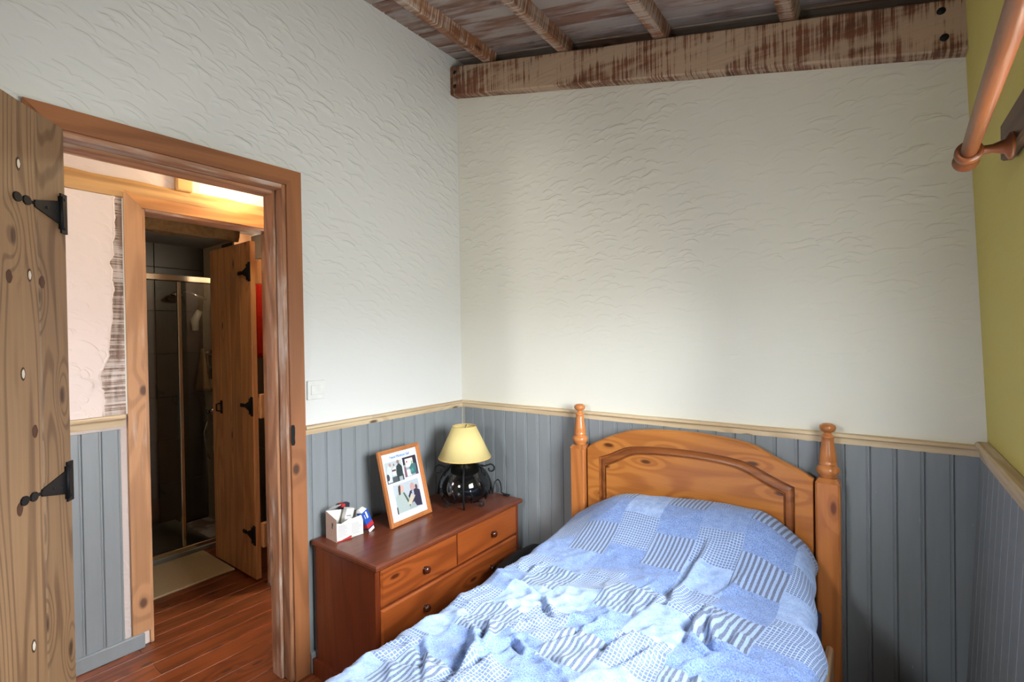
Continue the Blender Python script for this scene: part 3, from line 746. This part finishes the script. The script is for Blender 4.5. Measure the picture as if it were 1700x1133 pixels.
for x in (.80, 1.773):
    rl = MB().prism([(-.012, .20), (.012, .20), (.012, .300), (.009, .308), (0, .312), (-.009, .308), (-.012, .300)], 'y', -1.92, -.036)
    rl.build('side_rail', 'railwood', bed, (x-X0, 0, 0))
MB().box((-.49, -1.95, .0), (.49, -1.915, .42), .006).build('footboard', 'pine', bed)
MB().box((-.45, -1.9, .26), (.45, -.06, .28)).build('slat_base', 'railwood', bed)
mat_ = tag(MB().box((.822, -1.95, .281), (1.755, -.13, .47), .03).build('mattress', 'mattress'), 'dark blue mattress under the patchwork duvet', 'mattress')

# ---- duvet
def ss(a, b, x):
    t = max(0., min(1., (x-a)/(b-a))); return t*t*(3-2*t)
def hbase(x, y):
    top = .545+.045*ss(.85, 1.5, x)
    S = ss(.70, 1.07, x)*(1-.85*ss(1.55, 1.80, x)); T = 1-ss(.16, .56, -y)
    return top+.152*S*T-.02*ss(.14, .06, -y)
RIDGES = [(0.02,0.018,[(1.435,-0.362),(1.421,-0.455),(1.404,-0.608),(1.421,-0.685)]),(0.012,0.016,[(1.552,-0.448),(1.535,-0.505),(1.511,-0.548)]),(0.008,0.014,[(1.335,-0.537),(1.319,-0.634),(1.304,-0.69)]),(0.016,0.018,[(1.407,-0.81),(1.383,-0.873),(1.358,-0.949),(1.356,-0.978)]),(0.016,0.018,[(1.474,-0.848),(1.446,-0.929),(1.412,-1.011)]),(0.014,0.015,[(1.655,-0.785),(1.605,-0.777),(1.558,-0.763)]),(0.012,0.015,[(1.585,-0.812),(1.542,-0.909)]),(0.026,0.018,[(1.511,-0.656),(1.505,-0.747),(1.51,-0.798)]),(0.02,0.014,[(1.585,-0.812),(1.554,-0.813),(1.52,-0.79)]),(0.024,0.016,[(1.539,-0.672),(1.543,-0.736),(1.568,-0.788)]),(0.01,0.018,[(1.37,-0.833),(1.294,-0.907),(1.268,-0.959)]),(0.01,0.012,[(1.054,-0.79),(0.976,-0.763),(0.893,-0.752)]),(0.016,0.012,[(1.071,-0.806),(1.107,-0.847),(1.148,-0.876)]),(0.03,0.022,[(1.005,-1.073),(1.053,-1.124),(1.069,-1.172),(1.088,-1.236)]),(0.02,0.012,[(1.018,-1.013),(1.064,-1.089)]),(0.018,0.01,[(1.118,-1.026),(1.173,-1.062)]),(0.012,0.013,[(1.295,-1.079),(1.238,-1.056),(1.177,-1.04)]),(0.016,0.018,[(1.123,-1.073),(1.117,-1.147),(1.108,-1.226)]),(0.008,0.01,[(1.293,-0.838),(1.221,-0.822),(1.138,-0.784)]),(0.014,0.012,[(0.906,-1.164),(0.964,-1.203),(1.026,-1.269)]),(0.012,0.012,[(1.574,-0.927),(1.569,-0.964)]),(0.012,0.018,[(1.02,-1.037),(0.939,-1.017)]),(0.01,0.014,[(1.07,-0.608),(0.994,-0.59),(0.951,-0.614)]),(0.014,0.012,[(0.919,-0.593),(0.917,-0.66)]),(0.008,0.02,[(1.39,-0.596),(1.375,-0.704),(1.347,-0.812)]),(0.012,0.016,[(1.274,-0.867),(1.251,-0.944),(1.202,-1.016)]),(0.012,0.02,[(1.037,-1.204),(0.969,-1.242),(0.874,-1.261)]),(0.008,0.014,[(1.726,-0.78),(1.776,-0.799)]),(0.01,0.016,[(1.618,-0.668),(1.598,-0.775)])]
def segdist(px, py, a, b):
    ax, ay = a; bx, by = b; dx, dy = bx-ax, by-ay; l2 = dx*dx+dy*dy or 1e-9
    t = max(0, min(1, ((px-ax)*dx+(py-ay)*dy)/l2)); qx, qy = ax+dx*t, ay+dy*t
    side = dx*(py-ay)-dy*(px-ax)
    return math.hypot(px-qx, py-qy), side, t
def fold(x, y):
    h = 0
    for amp, wd, pts in RIDGES:
        if not (min(p[0] for p in pts)-.12 < x < max(p[0] for p in pts)+.12 and min(p[1] for p in pts)-.12 < y < max(p[1] for p in pts)+.12): continue
        best = None; n_ = len(pts)-1
        for k in range(n_):
            d, s_, t = segdist(x, y, pts[k], pts[k+1])
            if best is None or d < best[0]: best = (d, s_, (k+t)/n_)
        d, s_, t = best
        taper = math.sin(math.pi*min(1, max(0, .12+.76*t)))
        e = d/wd; sg = 1 if s_ > 0 else -1
        h += amp*taper*(sg*min(1, e*2.2)*math.exp(-e*e*.9)*.75+math.exp(-(e-1.0)**2*1.6)*(.55 if sg > 0 else -.05))
    return h
def wrinkle(x, y):
    a = x*.8+y*.6; b = -x*.6+y*.8
    n1 = 1-abs(noise.noise(Vector((a*3.2, b*7.5, 1.7)))*2); n2 = 1-abs(noise.noise(Vector((a*9+5, b*5, 4.2)))*2)
    n3 = noise.noise(Vector((x*4, y*4, 9)))
    f = ss(.30, .75, -y)*.75+.25
    f2 = 1-.6*ss(1.45, 1.75, x)*(1-ss(.6, .9, -y))
    n4 = 1-abs(noise.noise(Vector((a*7+2, b*17, 6.1)))*2); n5 = 1-abs(noise.noise(Vector((x*15, y*11, 2.3)))*2)
    return ((n1**3)*.013*f+(n2**3)*.006*f+(n4**4)*.007*f+(n5**4)*.0045*f+n3*.010)*f2
du = bpy.data.meshes.new('duvet'); NU, NV = 210, 250; vs = []; uvs = []; fs = []
XL, DROP = .80, .20
for j in range(NV+1):
    y = -.112-1.80*(j/NV)**1.05
    XR = 1.745+.055*ss(.2, .7, -y)+.006*noise.noise(Vector((y*7, 2, 2)))
    xl = XL+.012*noise.noise(Vector((y*6, 5, 1)))-.0
    tot = (XR-xl)+2*DROP
    for i in range(NU+1):
        s_ = -DROP+tot*i/NU; Wd = XR-xl; rr = .055
        if s_ < rr:
            q = (rr-s_)/(rr*1.5707); 
            if q <= 1: ax = xl+rr-rr*math.sin(q*1.5707); dz = rr*(1-math.cos(q*1.5707))
            else: ax = xl; dz = rr+(q-1)*rr*1.5707
        elif s_ > Wd-rr:
            q = (s_-(Wd-rr))/(rr*1.5707)
            if q <= 1: ax = XR-rr+rr*math.sin(q*1.5707); dz = rr*(1-math.cos(q*1.5707))
            else: ax = XR; dz = rr+(q-1)*rr*1.5707
        else: ax = xl+s_; dz = 0
        px = max(xl, min(XR, xl+s_))
        up = fold(px, y)+wrinkle(px, y); fal = max(0, 1-dz/.09)
        side = noise.noise(Vector((y*9, dz*4, 3 if s_ < .2 else 8)))*.018*min(1, dz/.06)
        vs.append((ax+(side if s_ > .3 else -side)-(0.03*min(1, max(0, dz-.06)/.1) if s_ > .3 else 0), y, hbase(px, y)-dz+up*fal))
        uvs.append((s_-.02, -y*1.0+.30*(hbase(1.3, -.1)-hbase(1.3, y))*0+math.sqrt(0)+0))
# cloth length along the bed follows the pillow's slope
acc = [0.]
for j in range(1, NV+1):
    y0 = -.112-1.80*((j-1)/NV)**1.05; y1 = -.112-1.80*(j/NV)**1.05
    acc.append(acc[-1]+math.hypot(y1-y0, hbase(1.35, y1)-hbase(1.35, y0)))
for j in range(NV):
    for i in range(NU):
        a = j*(NU+1)+i; fs.append((a, a+NU+1, a+NU+2, a+1))
# top edge tucked down behind, so the duvet has a rolled end
du.from_pydata(vs, [], fs); du.update()
du.polygons.foreach_set('use_smooth', [True]*len(fs))
uvl = du.uv_layers.new(name='cloth'); buf = []
for p in du.polygons:
    for vi in p.vertices:
        j = vi//(NU+1); buf += [uvs[vi][0]+.03*noise.noise(Vector((uvs[vi][0]*2, acc[j]*2, 1))), acc[j]+.03*noise.noise(Vector((uvs[vi][0]*2, acc[j]*2, 5)))]
uvl.data.foreach_set('uv', buf)
du.materials.append(M['duvet'])
o = tag(link('duvet', du), 'blue patchwork duvet of striped, checked and plain squares, rumpled on the bed', 'duvet')
s = o.modifiers.new('thick', 'SOLIDIFY'); s.thickness = .02; s.offset = -1

# ================================================================ DRESSER
dr = tag(empty('dresser', (.24, -.505, 0)), 'dark red brown low chest of drawers with round wooden knobs against the left wall', 'chest of drawers')
DX, DY = .24, -.505
def dl(p): return (p[0]-DX, p[1]-DY, p[2])
DT = .557
def slab(x0, x1, y0, y1, z0, z1, r):
    prof = [(0, z0), (r*.5, z0+.004), (r, z0+.010), (r, z1-.008), (r*.75, z1-.002), (r*.2, z1)]
    mb = MB(); vs = []
    for d, z in prof: 
        e = r-d
        vs += [(x0+e*.0, y0+e, z), (x1-e, y0+e, z), (x1-e, y1-e, z), (x0, y1-e, z)]
    fs = [(3, 2, 1, 0)]+[(a*4+k, a*4+(k+1) % 4, (a+1)*4+(k+1) % 4, (a+1)*4+k) for a in range(len(prof)-1) for k in range(4)]+[tuple(range(len(prof)*4-4, len(prof)*4))]
    return mb.add(vs, fs)
slab(.032-DX, .452-DX, -.962-DY, -.05-DY, DT-.028, DT, .012).build('top', 'dresser_x', dr)
for y0, y1 in ((-.952, -.934), (-.080, -.062)):
    MB().box(dl((.036, y0, .065)), dl((.432, y1, DT-.028)), .001).build('side_panel', 'dresser_z', dr)
MB().box(dl((.036, -.934, .065)), dl((.046, -.080, DT-.028))).build('back_panel', 'dresser_z', dr)
fr = MB()
for y0, y1 in ((-.9345, -.93), (-.084, -.0795)): fr.box(dl((.41, y0, .065)), dl((.431, y1, DT-.028)))
for z0, z1 in ((.525, .529), (.378, .384), (.217, .223), (.065, .072)): fr.box(dl((.40, -.934, z0)), dl((.4285, -.08, z1)))
fr.box(dl((.40, -.520, .384)), dl((.4285, -.514, .525)))
fr.build('carcass_rails', 'dresser_z', dr)
pl = MB()
pl.prism([(.030-DX, 0), (.450-DX, 0), (.450-DX, .045), (.436-DX, .065), (.030-DX, .065)], 'y', -.966-DY, -.046-DY)
pl.build('plinth', 'dresser_z', dr)
kn = [(0, .026), (.008, .0255), (.0135, .022), (.0155, .017), (.014, .011), (.008, .007), (.0075, .003), (.010, 0)]
def drawer(y0, y1, z0, z1, knobs):
    d = MB(); b = .007
    x0 = .4-DX; x1 = .432-DX; x2 = .439-DX
    y0 -= DY; y1 -= DY
    d.add([(x0, y0, z0), (x0, y1, z0), (x0, y1, z1), (x0, y0, z1), (x1, y0, z0), (x1, y1, z0), (x1, y1, z1), (x1, y0, z1), (x2, y0+b, z0+b), (x2, y1-b, z0+b), (x2, y1-b, z1-b), (x2, y0+b, z1-b)],
          [(0, 3, 2, 1), (0, 1, 5, 4), (1, 2, 6, 5), (2, 3, 7, 6), (3, 0, 4, 7), (4, 5, 9, 8), (5, 6, 10, 9), (6, 7, 11, 10), (7, 4, 8, 11), (8, 9, 10, 11)])
    o = d.build('drawer', 'drawer', dr)
    for ky in knobs:
        MB().lathe(kn, 16, M4=Matrix.Rotation(R(90), 4, 'Y')).build('knob', 'knobwood', o, (x2, ky-DY, (z0+z1)/2-.004))
drawer(-.929, -.521, .3855, .5235, [-.714]); drawer(-.513, -.085, .3855, .5235, [-.282])
drawer(-.929, -.085, .2245, .3765, [-.716, -.298]); drawer(-.929, -.085, .073, .2155, [-.716, -.298])

# ---- framed page of photographs, leaning back on its strut
FWd, FH = .246, .334
pf = tag(empty('photo_frame', (.212, -.577, DT), (0, 0, R(2))), 'brown wooden frame holding a page of three photographs on the dresser', 'photo frame')
tilt = Matrix.Rotation(R(-15), 4, 'Y')
def ft(o): o.matrix_local = tilt; return o
hw = FWd/2; b = .019
# local: x normal (towards the room), y across, z up
for seg in (((-hw, 0), (hw, 0), (hw-b, b), (-hw+b, b)), ((-hw, FH), (hw, FH), (hw-b, FH-b), (-hw+b, FH-b)), ((-hw, 0), (-hw, FH), (-hw+b, FH-b), (-hw+b, b)), ((hw, 0), (hw, FH), (hw-b, FH-b), (hw-b, b))):
    mb = MB(); mid = [(p[0], p[1]) for p in seg]
    q2 = [( (seg[0][0]+(seg[3][0]-seg[0][0])*t_, seg[0][1]+(seg[3][1]-seg[0][1])*t_), (seg[1][0]+(seg[2][0]-seg[1][0])*t_, seg[1][1]+(seg[2][1]-seg[1][1])*t_), d_) for t_, d_ in ((0, -.006), (0, .008), (.15, .011), (.45, .011), (.55, .007), (.85, .006), (1, .002), (1, -.006))]
    vs = []
    for a, c, d_ in q2: vs += [(d_, a[0], a[1]), (d_, c[0], c[1])]
    k = len(q2); fs = [(2*i, 2*i+1, 2*((i+1) % k)+1, 2*((i+1) % k)) for i in range(k)]+[tuple(2*i for i in range(k))[::-1], tuple(2*i+1 for i in range(k))]
    o = mb.add(vs, fs).build('frame_side', 'framewood', pf); ft(o)
    bmm = bmesh.new(); bmm.from_mesh(o.data); bmesh.ops.recalc_face_normals(bmm, faces=bmm.faces); bmm.to_mesh(o.data); bmm.free()
ft(MB().box((-.007, -hw+.004, .004), (-.0055, hw-.004, FH-.004)).build('backing', 'battenwood', pf))
pg = ft(MB().box((-.0055, -hw+b*.8, b*.8), (.0005, hw-b*.8, FH-b*.8)).build('page', 'page', pf))
MB().prism([(-.012, .0), (-.10, .0), (-.105, .004), (-.055, .17), (-.048, .17)], 'y', -.025, .025).build('strut', 'battenwood', pf)
# the prints: flat photographs on the page.  y grows to the right of the page, z up; unit = page size
Wp = FWd-2*b*.8; Hp = FH-2*b*.8
flat = {}
def colmat(rgb):
    if rgb not in flat: flat[rgb] = plain('print_%d_%d_%d' % rgb, rgb, .35, 0, .5, .08, 120)
    return flat[rgb]
def patch(poly, rgb, lv, name='print_area'):
    pts = [(-hw+b*.8+u*Wp, b*.8+v*Hp) for u, v in poly]
    MB().prism(pts, 'x', .0005, .0006+lv*.00012).build(name, colmat(rgb), pg)
def rect(u0, v0, u1, v1, rgb, lv, name='print_area'): patch([(u0, v0), (u1, v0), (u1, v1), (u0, v1)], rgb, lv, name)
def oval(cu, cv, ru, rv, rgb, lv): patch([(cu+ru*math.cos(a*math.pi/5), cv+rv*math.sin(a*math.pi/5)) for a in range(10)], rgb, lv)
rect(.06, .555, .52, .865, (168, 176, 182), 0, 'photograph'); rect(.55, .575, .94, .875, (140, 152, 156), 0, 'photograph'); rect(.17, .10, .88, .52, (170, 178, 186), 0, 'photograph')
rect(.06, .555, .52, .64, (70, 78, 82), 1); patch([(.08, .57), (.2, .57), (.22, .80), (.14, .82), (.09, .74)], (186, 190, 194), 2); oval(.2, .82, .03, .028, (170, 134, 120), 3)
patch([(.36, .56), (.5, .56), (.51, .76), (.44, .82), (.36, .78), (.33, .68)], (40, 52, 54), 2); oval(.42, .84, .035, .03, (140, 108, 98), 3); rect(.39, .556, .48, .62, (150, 158, 164), 3)
patch([(.24, .66), (.33, .66), (.33, .78), (.24, .75)], (230, 230, 230), 2); rect(.23, .715, .33, .745, (86, 66, 62), 3); oval(.3, .81, .02, .02, (150, 110, 100), 3); oval(.1, .65, .04, .05, (64, 60, 68), 3)
rect(.55, .76, .61, .875, (38, 30, 48), 1); rect(.84, .60, .94, .875, (40, 38, 56), 1); rect(.60, .845, .86, .875, (50, 40, 54), 1); rect(.62, .72, .83, .845, (226, 214, 208), 2)
patch([(.72, .60), (.90, .60), (.9, .75), (.78, .76), (.7, .70)], (66, 104, 108), 3); rect(.62, .585, .74, .68, (206, 216, 214), 3); patch([(.55, .58), (.61, .58), (.61, .72), (.57, .74)], (122, 76, 96), 2); rect(.86, .58, .94, .64, (96, 60, 86), 3)
oval(.66, .80, .02, .016, (190, 60, 70), 4); oval(.80, .78, .025, .02, (110, 180, 120), 4); oval(.78, .66, .04, .03, (60, 140, 130), 4)
patch([(.18, .11), (.5, .11), (.55, .28), (.45, .39), (.30, .40), (.2, .34)], (158, 170, 168), 1); oval(.38, .44, .07, .055, (196, 158, 148), 3); patch([(.29, .36), (.33, .36), (.36, .46), (.36, .50), (.31, .49), (.29, .43)], (70, 54, 50), 4)
patch([(.52, .14), (.87, .11), (.87, .34), (.78, .38), (.60, .37), (.53, .30)], (48, 46, 66), 1); oval(.68, .42, .065, .06, (182, 146, 140), 3); patch([(.64, .36), (.7, .36), (.69, .25), (.66, .25)], (160, 170, 200), 3)
patch([(.48, .20), (.62, .33), (.72, .28), (.56, .17)], (186, 176, 160), 4); rect(.17, .10, .20, .2, (40, 40, 46), 2); patch([(.5, .11), (.72, .11), (.66, .2), (.55, .18)], (150, 160, 160), 3); oval(.79, .40, .035, .04, (96, 62, 66), 2); patch([(.4, .38), (.44, .37), (.54, .22), (.5, .2)], (70, 84, 66), 3)
rect(.26, .895, .76, .95, (190, 206, 230), 0, 'title_band')
def text(body, size, mat, parent, mw, name):
    cu = bpy.data.curves.new(name, 'FONT'); cu.body = body; cu.size = size; cu.align_x = 'CENTER'; cu.align_y = 'CENTER'; cu.extrude = .0001; cu.resolution_u = 2
    tmp = bpy.data.objects.new(name, cu); col.objects.link(tmp)
    dg = bpy.context.evaluated_depsgraph_get(); me = bpy.data.meshes.new_from_object(tmp.evaluated_get(dg))
    bpy.data.objects.remove(tmp); me.materials.clear(); me.materials.append(M[mat]); me.transform(mw)
    return link(name, me, parent)
TX = Matrix(((0, 0, 1, 0), (1, 0, 0, 0), (0, 1, 0, 0), (0, 0, 0, 1)))   # text plane -> (y,z) facing +x
text('Feest Medium Sell', .0165, 'blue', pg, Matrix.Translation((.0011, 0, b*.8+.922*Hp)) @ TX, 'title')

# ---- table lamp
lx, ly = .262, -.272
tb = tag(empty('table_lamp', (lx, ly, DT)), 'table lamp with cream conical shade and squat black scrolled base', 'lamp')
pr = [(0, .022), (.060, .022), (.098, .032), (.121, .052), (.129, .080), (.126, .110), (.114, .142), (.092, .172), (.062, .194), (.034, .206), (.022, .211), (0, .212)]
po = MB().lathe(pr, 36).build('base_pot', 'black_gloss', tb)
dn = po.modifiers.new('s', 'SUBSURF'); dn.levels = 1; dn.render_levels = 1
# carved leaves standing proud on the pot
for k in range(9):
    a = 2*math.pi*k/9+.1; 
    pts = []
    for t_, wv in ((0, 0), (.3, .3), (.6, -.2), (1, .3)):
        zz = .04+.09*t_; rr_ = .112+.014*math.sin(math.pi*min(1, t_*.8+.2))
        aa = a+wv*.25; pts.append((rr_*math.cos(aa), rr_*math.sin(aa), zz))
    MB().tube(pts, [.004, .007, .005, .002], 6).build('leaf_relief', 'black_gloss', tb)
MB().tube([(0, 0, .20), (0, 0, .245)], .006, 10).build('stem', 'black_iron', tb)
MB().lathe([(0, .205), (.016, .205), (.018, .212), (.016, .245), (0, .246)], 14).build('lamp_holder', 'black_iron', tb)
def scroll(c, r0, turns, a0, plane, n=22, dirn=1):
    pts = []
    for k in range(n+1):
        t_ = k/n; a = a0+dirn*turns*2*math.pi*t_; r_ = r0*(1-.62*t_)
        pts.append((c[0]+plane[0]*r_*math.cos(a), c[1]+plane[1]*r_*math.cos(a), c[2]+r_*math.sin(a)))
    return pts
cr = Vector((.8, .6, 0))                # across the view, along the lamp's flat iron frame
P2 = (cr.x, cr.y)
hoop = [(cr.x*.134*math.cos(a), cr.y*.134*math.cos(a), .05+.166*math.sin(a)) for a in [math.pi*k/24 for k in range(25)]]
MB().tube(hoop, .005, 8).build('hoop', 'black_iron', tb)
for s_ in (1, -1):
    MB().tube([(cr.x*.07*s_, cr.y*.07*s_, .190), (cr.x*.098*s_, cr.y*.098*s_, .186)]+scroll((cr.x*.128*s_, cr.y*.128*s_, .172), .022, .8, 1.57 if s_ > 0 else 1.57, P2, dirn=-s_), .0042, 7).build('scroll', 'black_iron', tb)
fv = Vector((.6, -.8, 0))
for base in (cr*.085+fv*.07, -cr*.085+fv*.07, -fv*.09):
    MB().tube([(base.x*.5, base.y*.5, .016), (base.x*.8, base.y*.8, .028)]+scroll((base.x, base.y, .0185), .014, .9, 2.2, P2, dirn=-1), .0042, 7).build('scroll_foot', 'black_iron', tb)
fr_ = Vector((.8, -1.0, 0)).normalized()
MB().tube([(fr_.x*r_, fr_.y*r_, z) for r_, z in ((.03, .212), (.075, .200), (.112, .165), (.134, .115), (.135, .07), (.118, .03), (.105, .006))], .005, 8).build('front_rod', 'black_iron', tb)
MB().lathe([(.1305, .2325), (.0585, .3855), (.0575, .3855), (.1295, .2325)], 40, close=True).build('lamp_shade', 'shade', tb)
for r_, z in ((.1302, .2335), (.0582, .3845)):
    MB().lathe([(r_-.001, z-.003), (r_+.0012, z-.003), (r_+.0008, z+.003), (r_-.001, z+.003)], 40, close=True).build('shade_trim', 'shade_trim', tb)
MB().tube([(0, 0, .30), (.0, 0, .372)]+[(0, 0, .372)], .003, 6).build('shade_carrier', 'black_iron', tb)
for k in range(3):
    a = k*2.094; MB().tube([(0, 0, .372), (.058*math.cos(a), .058*math.sin(a), .383)], .0016, 5).build('carrier_spoke', 'black_iron', tb)
cb = MB().tube([(.05, .10, .012), (.02, .15, .005)]+[(.04+.0*k, .17+.035*(1-math.cos(math.pi*k/8)), .01+.065*math.sin(math.pi*k/8)) for k in range(9)]+[(.05, .225, .004), (.09, .21, .004)], .0032, 7)
cb.build('cable', 'rubber', tb)
MB().box((.085, .195, 0), (.115, .218, .008), .002).build('cable_switch', 'rubber', tb)

# ---- cartons on the near end of the dresser
def obox(parent, name, mat, a, b, t=.0012, front_cut=None):
    m_ = MB(); x0, y0, z0 = a; x1, y1, z1 = b
    return m_
ct = tag(empty('medicine_carton', (.062, -.914, DT), (0, 0, R(-4))), 'open white printed carton with torn front standing on the dresser near the door', 'carton')
# local: x = into the room, y = along the dresser
cx1, cy1, ch = .085, .122, .112
MB().prism([(0, 0), (cx1, 0), (cx1, ch*.82), (0, ch)], 'y', 0, .0012).build('end_panel', 'card_shaded', ct)
MB().prism([(0, 0), (cx1, 0), (cx1, ch*.80), (0, ch*.8)], 'y', cy1-.0012, cy1).build('end_panel', 'card', ct)
MB().prism([(0.0015, 0.006), (.02, .004), (.045, .008), (.066, .012), (.07, .004), (cy1-.0015, .002), (cy1-.0015, ch*.74), (.07, ch*.70), (.060, ch*.76), (.045, ch*.70), (.02, ch*.64), (.0015, ch*.70)], 'x', cx1-.0012, cx1).build('front_panel', 'card', ct)
MB().prism([(.0015, 0), (cy1-.0015, 0), (cy1-.0015, ch*.8), (.0015, ch)], 'x', 0, .0012).build('rear_panel', 'card', ct)
MB().box((.0012, .0012, 0), (cx1-.0012, cy1-.0012, .0012)).build('base_panel', 'card', ct)
MB().prism([(.003, .004), (.02, .003), (.045, .006), (.064, .011), (.064, .001), (.003, .000)], 'x', cx1+.0001, cx1+.0016).build('red_band', 'red', ct)
MB().add([(0.002, .004, ch), (.002, .05, ch), (.03, .055, ch+.018), (.034, .012, ch+.020)], [(0, 1, 2, 3)]).build('flap', 'card', ct).modifiers.new('t', 'SOLIDIFY').thickness = .001
MB().prism([(.052, .060), (.060, .060), (.060, .074), (.052, .074)], 'y', -.0003, .0002).build('barcode', 'ink', ct)
MB().prism([(.048, .050), (.056, .050), (.056, .073), (.048, .073)], 'y', -.0004, .0).build('print_block', 'ink', ct)
ln = MB()
for k in range(11):
    z = .018+k*.0045
    ln.box((cx1, .006, z), (cx1+.0002, .006+random.uniform(.03, .044), z+.0014))
    ln.box((cx1, .068, z-.006), (cx1+.0002, .068+random.uniform(.03, .046), z-.0046))
ln.build('print_lines', 'card_grey', ct)
c2 = tag(empty('small_carton', (.082, -.858, DT+.052), (R(-14), R(4), 0)), 'small white carton tilted inside the open medicine carton', 'carton')
MB().box((0, 0, 0), (.022, .040, .062), .001).build('carton_body', 'card', c2)
MB().box((.0222, .006, .012), (.0225, .034, .016)).build('print_lines', 'card_grey', c2)
MB().box((.0222, .006, .030), (.0225, .030, .034)).build('print_lines', 'card_grey', c2)
c3 = tag(empty('dark_carton', (.03, -.838, DT+.003), (R(-3), 0, R(-3))), 'dark blue and maroon carton behind the small white carton', 'carton')
MB().box((0, 0, 0), (.028, .038, .112), .001).build('carton_body', 'card_dark', c3)
MB().box((-.0005, -.0005, .100), (.0285, .016, .1125)).build('maroon_band', 'red', c3)
# tube carton leaning on the others
tc = tag(empty('tube_carton', (.150, -.760, DT+.001), (R(19), R(-8), R(8))), 'blue and red tube carton with white lettering leaning beside the white carton', 'carton')
MB().box((-.016, -.018, .016), (.016, .018, .098), .001).build('carton_body', 'blue', tc)
MB().box((-.0164, -.0184, .016), (.0164, .0184, .021)).build('navy_band', 'navy', tc)
MB().box((-.0164, -.0184, .021), (.0164, .0184, .040)).build('red_band', 'red', tc)
MB().prism([(-.016, .0), (.016, .0), (.016, .016), (-.016, .016)], 'x', .012, .013).build('flap', 'card', tc)
MB().add([(-.016, -.018, .098), (.016, -.018, .098), (.016, .014, .098), (-.016, .014, .098), (-.012, -.014, .110), (.0, -.014, .112), (0, .010, .112), (-.012, .010, .110)], [(0, 1, 5, 4), (1, 2, 6, 5), (2, 3, 7, 6), (3, 0, 4, 7), (4, 5, 6, 7)]).build('end_flap', 'card', tc)
MB().box((.0162, -.002, .062), (.0165, .006, .092)).build('lettering', 'card', tc)
MB().box((.0162, -.012, .066), (.0165, -.009, .084)).build('lettering', 'card', tc)

# ---- added dark lump of no known kind in the gap between dresser and bed
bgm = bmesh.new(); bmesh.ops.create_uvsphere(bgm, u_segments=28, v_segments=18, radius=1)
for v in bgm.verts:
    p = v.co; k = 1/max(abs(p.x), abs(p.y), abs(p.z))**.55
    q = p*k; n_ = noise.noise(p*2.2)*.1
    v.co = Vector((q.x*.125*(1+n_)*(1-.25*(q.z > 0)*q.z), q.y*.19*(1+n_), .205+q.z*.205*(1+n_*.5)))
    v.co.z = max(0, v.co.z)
me = bpy.data.meshes.new('lump'); bgm.to_mesh(me); bgm.free()
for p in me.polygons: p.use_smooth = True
me.materials.append(M['lump'])
tag(link('lump', me, None, (.625, -.275, 0)), 'dark slumped mass on the floor between the dresser and the head of the bed', 'lump')
